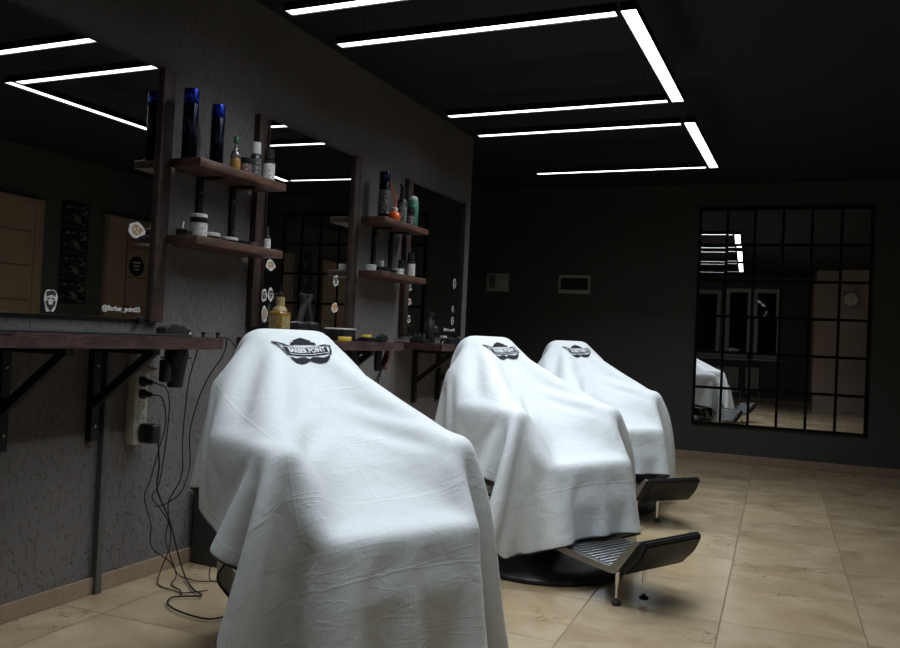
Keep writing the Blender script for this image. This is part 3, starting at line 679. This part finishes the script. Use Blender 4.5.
# farthest worktop
t = thing('spray_bottle', 'tall black trigger spray bottle on the farthest worktop', 'spray bottle', (.16, 4.77, TZ))
part(t, 'body', [(.026, 0), (.029, .004), (.029, .125), (.014, .15), (.013, .17)], 'blackp')
b = NB(); bx(b, (-.012, -.03, .168), (.012, .04, .198), .005); bar(b, (0, -.02, .17), (0, -.042, .13), .01, .006, (1, 0, 0)); obj('trigger_head', b, 'blackp', t)
b = NB(); bx(b, (.024, -.006, .12), (.030, .006, .15), .002); obj('badge', b, 'steel', t)
jar(.20, 4.90, TZ, .022, .05, 'glass', 'whitep', None, 'small clear jar with pale lid on the farthest worktop', None)
t = thing('hair_brush', 'dark round hair brush standing behind the clear jar', 'hair brush', (.12, 4.915, TZ)); part(t, 'handle', [(.012, 0), (.014, .02), (.010, .06)], 'blackp', seg=16); part(t, 'bristles', [(.016, .06), (.032, .07), (.034, .10), (.022, .115)], 'rubber', seg=20)
clipper(.20, 5.07, TZ, 1.4, 'black clipper left of the tray on the farthest worktop')
box(.17, 5.22, TZ, .10, .13, .018, 'blackp', 0, 'flat black tray with chrome comb on the farthest worktop', 'tray', 'tool_tray', None, lid='steel')
for y, l in ((4.665, 'dark lumpy brush holder at the left end of the farthest worktop'),):
    t = thing('brush_holder', l, 'holder', (.14, y, TZ)); b = NB(); bx(b, (-.05, -.035, 0), (.05, .05, .025), .006); obj('base', b, 'blackp', t)
    for k in range(3): part(t, 'brush', [(.012, .025), (.015, .04), (.010, .055)], 'rubber', (-.03 + k * .03, .0, 0), 12)
# switch on the wall end
t = thing('light_switch', 'small white light switch on the end face of the left wall', 'switch', (-.07, YE, 1.43)); b = NB(); bx(b, (-.04, 0, -.04), (.04, .010, .04), .003); obj('plate', b, 'whitep', t); b = NB(); bx(b, (-.015, .01, -.02), (.015, .014, .02), .001); obj('rocker', b, 'whitep', t)

# ------------------------------------------------------------------ back wall: thermostat, breaker box, grid mirror
def back_thing(name, s, z, label, cat): return thing(name, label, cat, wp(s, DB, z), ANG)
t = back_thing('intercom_box', -.22, 1.568, 'pale square intercom box at the left of the back wall', 'intercom')
b = NB(); bx(b, (-.115, -.03, -.09), (.115, 0, .09), .004); obj('case', b, simple('grey-white box plastic', (.34, .34, .33), .5), t)
b = NB(); bx(b, (-.085, -.034, -.055), (-.02, -.03, .07), .001); obj('grille', b, 'greyp', t, False)
t = back_thing('fuse_box', .555, 1.563, 'pale flat fuse box with dark window on the back wall', 'fuse box')
b = NB()
bx(b, (-.155, -.02, -.09), (.155, 0, -.052), .003); bx(b, (-.155, -.02, .062), (.155, 0, .09), .003); bx(b, (-.155, -.02, -.052), (-.135, 0, .062)); bx(b, (.135, -.02, -.052), (.155, 0, .062)); obj('case', b, bpy.data.materials['grey-white box plastic'], t)
b = NB(); bx(b, (-.135, -.012, -.052), (.135, -.001, .062)); obj('smoked_window', b, 'blackp', t, False)
t = back_thing('grid_mirror', 2.406, 0, 'large black-framed grid mirror on the back wall', 'mirror')
gz0, gz1, gw = .333, 2.267, .702
cw, rh = 2 * gw / 6, (gz1 - gz0) / 6
for r in range(6):
    for c in range(6):
        b = NB(); x0, z0 = -gw + c * cw, gz0 + r * rh
        bx(b, (-cw / 2 + .008, -.003, -rh / 2 + .008), (cw / 2 - .008, .003, rh / 2 - .008))
        p = obj('mirror_pane', b, 'mirror_old', t, False, (x0 + cw / 2, -.018, z0 + rh / 2))
        rnd = random.Random(r * 7 + c); p.rotation_euler = (rnd.uniform(-.0012, .0012), 0, -.003 + rnd.uniform(-.0015, .0015))
b = NB()
for c in range(7): bx(b, (-gw + c * cw - .012, -.026, gz0 - .011), (-gw + c * cw + .011, -.0005, gz1 + .011))
for r in range(7): bx(b, (-gw - .011, -.0255, gz0 + r * rh - .012), (gw + .011, -.0006, gz0 + r * rh + .012))
obj('frame', b, 'framem', t, False)

# ------------------------------------------------------------------ seen only in the mirrors
def radiator(s, w, label):
    t = thing('radiator', label, 'radiator', wp(s, DF + .08, .18), ANG, 'radiators under the windows')
    b = NB(); n = int(w / .05)
    for k in range(n): bx(b, (-w / 2 + k * w / n + .004, -.03, 0), (-w / 2 + (k + 1) * w / n - .004, .03, .5), .006)
    obj('panel', b, 'rad', t); b = NB(); tube(b, [(w / 2, 0, .04), (w / 2 + .04, 0, .04), (w / 2 + .04, 0, -.179)], .01); obj('pipe', b, 'rad', t)
radiator(1.40, .52, 'white radiator under the wide window, seen in the grid mirror'); radiator(1.90, .22, 'narrow white radiator right of the wide one, seen in the grid mirror')
t = thing('wall_clock', 'round cream wall clock with brown rim, seen in the grid mirror', 'clock', wp(3.49, DP + .002, 1.97), ANG)
b = NB(); lathe(b, [(.125, 0), (.135, .01), (.135, .03), (.120, .035), (.117, .02)], 40, (0, 0, 0), 'Y'); obj('rim', b, 'brown', t)
b = NB(); lathe(b, [(.118, .005), (.118, .022)], 40, (0, 0, 0), 'Y'); obj('dial', b, 'clockf', t)
b = NB(); bar(b, (0, .025, 0), (.05, .025, .05), .008, .003, (0, 1, 0)); bar(b, (0, .027, 0), (-.03, .027, .09), .006, .003, (0, 1, 0))
for k in range(12): a = k * PI / 6; bx(b, (  .098 * math.sin(a) - .004, .022,   .098 * math.cos(a) - .008), (  .098 * math.sin(a) + .004, .0235,   .098 * math.cos(a) + .008))
obj('hands', b, 'stdark', t, False)
for i, z in enumerate((1.26, 1.50, 1.74, 1.98)):
    t = thing('photo_canvas', ['lowest dark photo canvas of the column on the right wall', 'second lowest dark photo canvas of the column on the right wall', 'second highest dark photo canvas of the column on the right wall', 'topmost dark photo canvas of the column on the right wall'][i], 'picture', (XR, 5.66, z), 0, 'column of photo canvases')
    b = NB(); bx(b, (-.02, -.15, -.112), (0, .15, .112), .003); obj('canvas', b, 'blackp', t); b = NB(); bx(b, (-.0215, -.13, -.095), (-.0205, .13, .095)); obj('print', b, 'photo', t, False)
t = thing('door_sign', 'round black sign with pale lettering on the farther side door', 'sign', (XR - .0535, 6.40, 1.57))
b = NB(); lathe(b, [(.10, -.004), (.10, 0)], 36, (0, 0, 0), 'X'); obj('disc', b, 'blackp', t)
b = NB()
for k in range(3): bx(b, (-.0055, -.05 + .01 * k, .03 - k * .035), (-.0045, .05 - .01 * k, .045 - k * .035))
obj('print', b, 'stwhite', t, False)
# potted plant and bits on the sill
t = thing('sill_plant', 'small potted plant on the sill of the wide window', 'plant', wp(.62, DF + .04, WZ0 - .005), ANG)
part(t, 'pot', [(.04, 0), (.055, .08), (.06, .085), (.05, .085)], 'whitep')
b = NB(); rnd = random.Random(3)
for k in range(16):
    a = rnd.uniform(0, 6.28); r = rnd.uniform(.06, .12); h2 = rnd.uniform(.10, .2); p0 = Vector((0, 0, .08)); p1 = Vector((r * .5 * math.cos(a), r * .5 * math.sin(a) * .6, .08 + h2)); p2 = Vector((r * math.cos(a), r * math.sin(a) * .6, .08 + h2 * .8))
    bar(b, p0, p1, .012, .002, (math.sin(a), -math.cos(a), .1)); bar(b, p1, p2, .010, .002, (math.sin(a), -math.cos(a), .1))
obj('leaves', b, simple('dark leaf', (.05, .10, .04), .5), t)

# ------------------------------------------------------------------ barber chairs
def barber_chair(dz=0.0):
    t = thing('barber_chair', '', 'barber chair', (0, 0, 0), 0, 'barber chairs under the capes')
    b = NB(); lathe(b, [(.34, 0), (.352, .006), (.352, .018), (.335, .030), (.27, .042), (.12, .055), (.075, .075), (.07, .10)], 64); base = obj('base', b, 'blackp', t)
    b = NB(); lathe(b, [(.347, .004), (.3545, .006), (.3545, .011), (.347, .013)], 64); obj('base_rim', b, 'blackm', base)
    b = NB(); lathe(b, [(.06, .10), (.06, .26), (.045, .262), (.045, .335)], 32); obj('pump_column', b, 'steel', t)
    b = NB(); bx(b, (-.20, -.20, .333), (.22, .20, .36), .01); obj('seat_plate', b, 'blackm', t)
    b = NB(); bx(b, (-.255, -.23, .36), (.255, .23, .475 + dz), .045, 4); obj('seat', b, 'leather', t)
    b = NB(); bx(b, (-.042, -.25, 0), (.042, .25, .425), .035, 4)
    o = obj('backrest', b, 'leather', t); o.location = (-.258, 0, .44 + dz); o.rotation_euler = (0, -.38, 0)
    b = NB(); bx(b, (-.038, -.142, 0), (.038, .142, .155), .03, 4)
    o = obj('headrest', b, 'leather', t); o.location = (-.424, 0, .827 + dz); o.rotation_euler = (0, -.25, 0)
    b = NB()
    for s in (-.05, .05): bar(b, (-.395, s, .78 + dz), (-.43, s, .86 + dz), .02, .01)
    obj('headrest_post', b, 'chrome', t)
    for s in (-1, 1):
        b = NB(); bx(b, (-.25, s * .30 - .03, .635 + dz), (.115, s * .30 + .03, .69 + dz), .024, 4); a = obj('armrest', b, 'leather', t)
        b = NB(); tube(b, spline([(.06, s * .30, .64 + dz), (.09, s * .30, .50), (.09, s * .30, .36), (.04, s * .28, .31), (-.10, s * .28, .31), (-.18, s * .30, .38), (-.18, s * .30, .64 + dz)], 8), .014, 12); obj('arm_frame', b, 'chrome', a)
        b = NB(); bx(b, (-.16, s * .262 - .008, .36), (.08, s * .262 + .008, .62 + dz), .006); obj('side_panel', b, 'blackp', a)
    # low side frame near the floor (bent tube), calf bolster and footrest
    b = NB(); bx(b, (.235, -.225, .165), (.29, .205, .33), .026, 4); obj('calf_pad', b, 'leather', t)
    cs = -.03; hw = .17
    b = NB()
    for s in (cs - hw, cs + hw):
        prof = [(.14, .26), (.175, .26), (.23, .178), (.44, .156), (.552, .149), (.652, .260), (.670, .270), (.684, .262), (.588, .135), (.565, .124), (.42, .132), (.222, .152), (.165, .19)]
        prism(b, prof, s - .005, s + .005, 'XZ')
    obj('footrest_frame', b, 'steel', t, False)
    b = NB(); bar(b, (.26, cs, .168), (.565, cs, .138), 2 * hw - .012, .012); tr = obj('footrest_tread', b, 'steel', t, False)
    b = NB()
    for k in range(13):
        u = k / 12; f = .275 + u * .275; z = .168 + (f - .26) / .305 * -.03
        bx(b, (f, cs - hw + .012, z + .004), (f + .009, cs + hw - .012, z + .011), .002)
    obj('tread_rib', b, 'steel', tr)
    b = NB(); bar(b, (.572, cs, .142), (.672, cs, .262), 2 * hw - .012, .012, (-.8, 0, .6)); fp = obj('foot_plate', b, 'steel', t, False)
    b = NB()
    for k in range(8):
        u = .1 + .8 * k / 7; p = Vector((.572, cs, .142)).lerp(Vector((.672, cs, .262)), u) + Vector((-.8, 0, .6)) * .008
        bar(b, p - Vector((0, hw - .012, 0)), p + Vector((0, hw - .012, 0)), .008, .007, (-.8, 0, .6))
    obj('plate_rib', b, 'steel', fp)
    b = NB(); w0 = hw - .004
    prof = [(.575, .142), (.60, .130), (.63, .136), (.69, .20), (.718, .258), (.708, .276), (.69, .276), (.678, .262)]
    prism(b, prof, cs - w0, cs + w0 + .01, 'XZ'); bmesh.ops.bevel(b, geom=b.edges[:], offset=.006, segments=2, affect='EDGES'); obj('foot_pad', b, 'leather', t)
    b = NB(); bar(b, (.05, cs - .10, .345), (.22, cs - .10, .16), .03, .02); bar(b, (.05, cs + .10, .345), (.22, cs + .10, .16), .03, .02); obj('footrest_arm', b, 'chrome', t, False)
    for f, s, zb in ((.565, cs - .145, .004), (.605, cs - .03, .016)):
        b = NB(); lathe(b, [(.0055, zb + .02), (.0055, .075), (.008, .077), (.008, .135)], 16, (f, s, 0)); lg = obj('foot_leg', b, 'chrome', t)
        b = NB(); lathe(b, [(.017, zb), (.019, zb + .003), (.018, zb + .009), (.007, zb + .016), (.006, zb + .022)], 20, (f, s, 0)); obj('rubber_foot', b, 'rubber', lg)
    return t

# --- cloth: a small position-based drape over the chair's own solids
def drape(dz, seed, ub, shift=(0, .045), twist=0.0, length=(.79, 1.17), halfw=.71, steps=210):
    h = .02
    nu = int(round(2 * halfw / h)) + 1; lb, lf = length; nv = int(round((lb + lf) / h)) + 1
    rnd = np.random.RandomState(seed)
    U, V = np.meshgrid(np.linspace(-halfw, halfw, nu), np.linspace(-lb, lf, nv), indexing='ij')
    ct, st = math.cos(twist), math.sin(twist)
    Us = U * ct - V * st; Vs = U * st + V * ct
    P = np.zeros((nu, nv, 3))
    top = np.array([-.45 + shift[0], 0, 1.014 + dz])
    fw = np.array([.9, 0, -.435]); bk = np.array([-.42, 0, -.907])
    P[..., 0] = np.where(Vs > 0, Vs * fw[0], -Vs * bk[0]) + top[0]
    P[..., 1] = Us + shift[1]
    P[..., 2] = np.where(Vs > 0, Vs * fw[2], -Vs * bk[2]) + top[2]
    P[..., 2] += rnd.normal(0, .001, (nu, nv)) + .004 * np.sin(U * 9 + seed) * np.sin(V * 7 + seed * 2)
    # rounded corners: mark cells outside
    inside = np.ones((nu, nv), bool)
    for su in (-1, 1):
        for (e0, sv, rc) in ((lf, 1, .16), (-lb, -1, .03)):
            cu = halfw - rc; c0 = e0 - sv * rc
            du = su * U - cu; dv = sv * (V - c0)
            inside &= ~((du > 0) & (dv > 0) & (du * du + dv * dv > rc * rc))
    cons = []
    def add(du, dv, k, colours):
        L = h * math.hypot(du, dv)
        for c in range(colours):
            cons.append((du, dv, L, k, c, colours))
    idx = np.arange(nu * nv).reshape(nu, nv)
    batches = []; soft = .06
    taut = (np.abs(P[..., 1]) < .36) & (V > -.06) & (V < .72)
    def batch(du, dv, k):
        I, J = np.meshgrid(np.arange(nu), np.arange(nv), indexing='ij')
        ok = (I + du < nu) & (J + dv < nv) & (J + dv >= 0)
        I, J = I[ok], J[ok]
        keep = inside[I, J] & inside[I + du, J + dv]
        I, J = I[keep], J[keep]
        col = (I // max(du, 1)) % 2 if du else (J // dv) % 2
        for c in (0, 1):
            s_ = col == c
            kw_ = k
            if k < .96: kw_ = k * np.where(taut[I[s_], J[s_]] & taut[I[s_] + du, J[s_] + dv], 1.0, soft)[:, None] if (du > 1 or dv > 1 or dv < -1) else k * np.where(taut[I[s_], J[s_]], 1.0, .4)[:, None]
            batches.append((idx[I[s_], J[s_]], idx[I[s_] + du, J[s_] + dv], h * math.hypot(du, dv), kw_, k))
    batch(1, 0, 1); batch(0, 1, 1); batch(1, 1, .95); batch(1, -1, .95); batch(2, 0, .28); batch(0, 2, .28); batch(4, 0, .15); batch(0, 4, .15); batch(0, 5, 2); batch(5, 0, 2); batch(0, 15, 2)
    yy = P[..., 1] - 0
    pin = (np.abs(V) <= .035) & (np.abs(yy) <= .135)
    P[..., 0] = np.where(pin, top[0] + V * .97, P[..., 0]); P[..., 2] = np.where(pin, top[2] - V * V * 5 - .3 * np.maximum(np.abs(yy) - .11, 0), P[..., 2])
    pin = pin.reshape(-1)
    # solids: centre, half size, radius, tilt about y (side) axis
    R = .02
    sol = [((0, 0, .27 + dz / 2), (.27, .25, .22 + dz / 2), .014, 0), ((.250, -.01, .25), (.045, .235, .10), .02, 0),
           ((-.338, 0, .650 + dz), (.055, .268, .225), .045, -.38), ((-.437, 0, .862 + dz), (.05, .155, .135), .035, -.25)]
    for s in (-1, 1): sol.append(((-.065, s * .30, .50 + dz), (.195, .040, .205), .012, 0))
    x = P.reshape(-1, 3).copy(); x0 = x.copy(); v = np.zeros_like(x); dt = 1 / 120.
    def collide(x, xp):
        for (c, hs, r, tl) in sol:
            d = x - np.array(c)
            if tl:
                co, si = math.cos(-tl), math.sin(-tl); d = np.stack([d[:, 0] * co + d[:, 2] * si, d[:, 1], -d[:, 0] * si + d[:, 2] * co], 1)
            rr = r + .010
            core = np.maximum(np.array(hs) - r, .001)
            q = np.clip(d, -core, core); e = d - q; l = np.linalg.norm(e, axis=1)
            inn = l < 1e-6
            hit = l < rr
            if not hit.any(): continue
            n = e / np.maximum(l, 1e-6)[:, None]
            pen = rr - l
            if inn.any():
                dd = core - np.abs(d[inn]); ax = np.argmin(dd, 1); m = dd[np.arange(len(ax)), ax]
                nn = np.zeros((len(ax), 3)); nn[np.arange(len(ax)), ax] = np.sign(d[inn][np.arange(len(ax)), ax] + 1e-9)
                n[inn] = nn; pen[inn] = rr + m
            if tl:
                co, si = math.cos(tl), math.sin(tl); n = np.stack([n[:, 0] * co + n[:, 2] * si, n[:, 1], -n[:, 0] * si + n[:, 2] * co], 1)
            x[hit] += n[hit] * pen[hit][:, None]
            dx = x[hit] - xp[hit]; dn = (dx * n[hit]).sum(1)[:, None] * n[hit]; tgt = dx - dn
            x[hit] -= tgt * .3
        fl = x[:, 2] < .012
        x[fl, 2] = .012; x[fl, :2] -= (x[fl, :2] - xp[fl, :2]) * .8
        return x
    act = inside.reshape(-1)
    for it in range(steps):
        v[:, 2] -= 6.0 * dt; v *= .985 if it < steps * .7 else .93
        xp = x.copy(); x = x + v * dt
        for k in range(9):
            for a, b_, L, kk, kb in batches:
                d = x[b_] - x[a]; l = np.sqrt((d * d).sum(1)) + 1e-9
                if kb < .96: f = ((l - L) / l * .5)[:, None] * kk * d
                elif kb > 1: f = (np.where(l > L, l - L, 0) / l * .45)[:, None] * d
                else: f = ((l - L) / l * .5)[:, None] * d
                x[a] += f; x[b_] -= f
            x[pin] = x0[pin]
            if k % 2 == 0: x = collide(x, xp)
        v = (x - xp) / dt; vmax = 1.3
        sp = np.linalg.norm(v, axis=1); fast = sp > vmax; v[fast] *= (vmax / sp[fast])[:, None]
    X = x.reshape(nu, nv, 3)
    return X, U, V, inside, h

def surf(X, U, V, h):
    lb, hw = -V[0, 0], -U[0, 0]
    def at(u, v_, off=0.0):
        a = (u + hw) / h; b_ = (v_ + lb) / h; i = int(min(max(a, 0), X.shape[0] - 2)); j = int(min(max(b_, 0), X.shape[1] - 2)); fa, fb = a - i, b_ - j
        p = (X[i, j] * (1 - fa) * (1 - fb) + X[i + 1, j] * fa * (1 - fb) + X[i, j + 1] * (1 - fa) * fb + X[i + 1, j + 1] * fa * fb)
        n = np.cross(X[i + 1, j] - X[i, j], X[i, j + 1] - X[i, j]); n = n / (np.linalg.norm(n) + 1e-9)
        return Vector(p - n * off)
    return at

def smooth_grid(X, inside, it=2):
    for _ in range(it):
        Y = X.copy(); c = np.zeros(X.shape[:2])[..., None] + 2.0; acc = X * 2
        for di, dj in ((1, 0), (-1, 0), (0, 1), (0, -1)):
            sh = np.roll(X, (di, dj), (0, 1)); m = np.roll(inside, (di, dj), (0, 1)).copy()
            if di == 1: m[0] = False
            if di == -1: m[-1] = False
            if dj == 1: m[:, 0] = False
            if dj == -1: m[:, -1] = False
            acc = acc + sh * m[..., None]; c = c + m[..., None]
        X = acc / c
    return X

def cape(name, label, loc, rz, dz, seed, logo_uv=(-.035, .118), logo_w=.222, **kw):
    X, U, V, inside, h = drape(dz, seed, 0, **kw)
    X = smooth_grid(X, inside, 1)
    t = thing(name, label, 'barber cape', loc, rz, 'white capes over the barber chairs')
    nu, nv = U.shape
    me = bpy.data.meshes.new('cloth'); vid = -np.ones((nu, nv), int); vs = []; fs = []
    faceok = inside[:-1, :-1] & inside[1:, :-1] & inside[:-1, 1:] & inside[1:, 1:]
    used = np.zeros((nu, nv), bool); used[:-1, :-1] |= faceok; used[1:, :-1] |= faceok; used[:-1, 1:] |= faceok; used[1:, 1:] |= faceok
    k = 0
    uvs = []
    for i in range(nu):
        for j in range(nv):
            if used[i, j]: vid[i, j] = k; vs.append(X[i, j]); uvs.append((U[i, j] + 2, V[i, j] + 2)); k += 1
    for i in range(nu - 1):
        for j in range(nv - 1):
            if faceok[i, j]: fs.append((int(vid[i, j]), int(vid[i + 1, j]), int(vid[i + 1, j + 1]), int(vid[i, j + 1])))
    me.from_pydata([tuple(p) for p in vs], [], fs)
    uvl = me.uv_layers.new(name='UVMap')
    for l in me.loops: uvl.data[l.index].uv = uvs[l.vertex_index]
    me.polygons.foreach_set('use_smooth', [True] * len(me.polygons)); me.materials.append(M['white'])
    o = bpy.data.objects.new('cloth', me); C.objects.link(o); o.parent = t
    sd = o.modifiers.new('thickness', 'SOLIDIFY'); sd.thickness = .0022; sd.offset = 0
    ss = o.modifiers.new('smooth', 'SUBSURF'); ss.levels = 1; ss.render_levels = 1
    # binding around the hem
    from collections import defaultdict
    ec = defaultdict(int)
    for f in fs:
        for a, b_ in zip(f, f[1:] + f[:1]): ec[(min(a, b_), max(a, b_))] += 1
    nb = defaultdict(list)
    for (a, b_), c in ec.items():
        if c == 1: nb[a].append(b_); nb[b_].append(a)
    start = next(iter(nb)); loop = [start]; prev = None; cur = start
    while True:
        nx = [n for n in nb[cur] if n != prev][0]
        if nx == start: break
        loop.append(nx); prev, cur = cur, nx
    pts = [Vector(vs[i]) for i in loop]; n = len(pts)
    for _ in range(3): pts = [(pts[i - 1] + pts[i] * 2 + pts[(i + 1) % n]) / 4 for i in range(n)]
    b = NB(); tube(b, pts, .0042, 6, True); obj('edge_binding', b, 'pipingm', t)
    # printed emblem: banner with lettering, crown-like cap above, moustache below, crossed razors at the sides
    at = surf(X, U, V, h); L = logo_w
    def place(name_, polys, m, off, par, sub=4):
        bb = NB()
        for poly in polys:
            f = bb.faces.new([bb.verts.new((x_, y_, 0)) for x_, y_ in poly])
        bmesh.ops.triangulate(bb, faces=bb.faces[:])
        for _ in range(sub): bmesh.ops.subdivide_edges(bb, edges=[e for e in bb.edges if e.calc_length() > .05], cuts=1)
        bmesh.ops.triangulate(bb, faces=bb.faces[:])
        for v_ in bb.verts: v_.co = at(logo_uv[0] + v_.co.x * L, logo_uv[1] - v_.co.y * L * 1.2, off)
        return obj(name_, bb, m, par, False)
    mous = []
    for s in (-1, 1): mous.append([(s * x_, y_) for x_, y_ in [(0, -.13), (.06, -.10), (.14, -.105), (.22, -.13), (.30, -.115), (.33, -.08), (.315, -.15), (.25, -.205), (.15, -.215), (.06, -.185), (0, -.155)]][::s])
    hat = [(-.21, .10), (-.20, .15), (-.14, .16), (-.15, .185), (0, .235), (.15, .185), (.14, .16), (.20, .15), (.21, .10), (.12, .125), (-.12, .125)]
    hatb = [(-.15, .10), (-.135, .145), (0, .20), (.135, .145), (.15, .10)]
    wing = []
    for s in (-1, 1):
        wing.append([(s * x_, y_) for x_, y_ in [(.22, .085), (.47, .165), (.50, .17), (.49, .145), (.28, .075)]][::s])
        wing.append([(s * x_, y_) for x_, y_ in [(.455, .15), (.49, .165), (.36, -.105), (.335, -.085)]][::s])
    banner = [(-.36, .075), (.36, .075), (.33, -.075), (-.33, -.075)]
    lgo = place('logo', [hat] + mous + wing + [banner], 'ink', .0045, t)
    strip = [[(-.345, .062), (.345, .062), (.343, .053), (-.343, .053)], [(-.325, -.055), (.325, -.055), (.322, -.064), (-.322, -.064)]]
    place('logo_line', strip, 'inkw', .0054, lgo)
    tm = text_mesh('BARBER POINT', .105, 0, 'CENTER', .92, .004)
    xs_ = [v_.co.x for v_ in tm.vertices]; sc = .60 / (max(xs_) - min(xs_))
    for v_ in tm.vertices: x_, y_ = v_.co.x * sc, v_.co.y * 1.0; v_.co = at(logo_uv[0] + x_ * L, logo_uv[1] - y_ * L * 1.2, .0062)
    tm.materials.append(M['inkw']); to = bpy.data.objects.new('logo_lettering', tm); C.objects.link(to); to.parent = lgo
    return t

PHI = math.radians(-27.8)
ch = barber_chair(0.0)
pos = [((1.195, 2.113, 0), math.radians(-27.5)), ((1.316, 3.637, 0), PHI), ((1.20, 5.235, 0), math.radians(-41))]
ch.location = pos[1][0]; ch.rotation_euler = (0, 0, pos[1][1])
ch['label'] = 'middle barber chair under a white cape, chrome footrest sticking out'
c1 = dup(ch, pos[0][0], 'nearest barber chair, almost fully hidden by its white cape', 'barber chairs under the capes', pos[0][1])
for o_ in kids(c1):                      # on the nearest chair the footrest is swung away under the seat, out of sight
    if o_.name.split('.')[0] in ('footrest_frame', 'footrest_tread', 'foot_plate', 'foot_pad', 'foot_leg', 'footrest_arm'):
        for g_ in kids(o_): bpy.data.objects.remove(g_)
        bpy.data.objects.remove(o_)
c3 = dup(ch, pos[2][0], 'farthest barber chair under a white cape near the back wall', 'barber chairs under the capes', pos[2][1])
cape('barber_cape', 'white cape over the nearest chair, largest, reaching out of the picture at the bottom', pos[0][0], pos[0][1], -.012, 3, length=(.76, 1.24))
cape('barber_cape', 'white cape over the middle chair, between the other two capes', pos[1][0], pos[1][1], 0, 5, length=(.76, 1.21))
cape('barber_cape', 'white cape over the farthest chair, smallest in the row', pos[2][0], pos[2][1], 0, 8, length=(.76, 1.17))

# ------------------------------------------------------------------ camera, world, view
Rm = [[0.9145, 0.0355, -0.403], [0.4019, 0.033, 0.9151], [0.0458, -0.9988, 0.0159]]
cam = bpy.data.cameras.new('camera'); co = bpy.data.objects.new('camera', cam); C.objects.link(co)
cam.sensor_fit = 'HORIZONTAL'; cam.sensor_width = 36; cam.lens = 831 / 900 * 36; cam.clip_start = .02
R3 = np.array(Rm); q_, _ = np.linalg.qr(R3)
right = Vector(R3[:, 0]).normalized(); fwd = Vector(R3[:, 2]).normalized(); up = right.cross(fwd).normalized(); fwd = up.cross(right)
co.matrix_world = Matrix(((right.x, up.x, -fwd.x, 2.4), (right.y, up.y, -fwd.y, 0), (right.z, up.z, -fwd.z, 1.0), (0, 0, 0, 1)))
S.camera = co
w = bpy.data.worlds.new('night'); S.world = w; w.use_nodes = True
w.node_tree.nodes['Background'].inputs[0].default_value = (.02, .025, .035, 1); w.node_tree.nodes['Background'].inputs[1].default_value = .3
vs = S.view_settings; vs.view_transform = 'Standard'; vs.look = 'None'; vs.exposure = 0; vs.gamma = 1; vs.use_curve_mapping = False
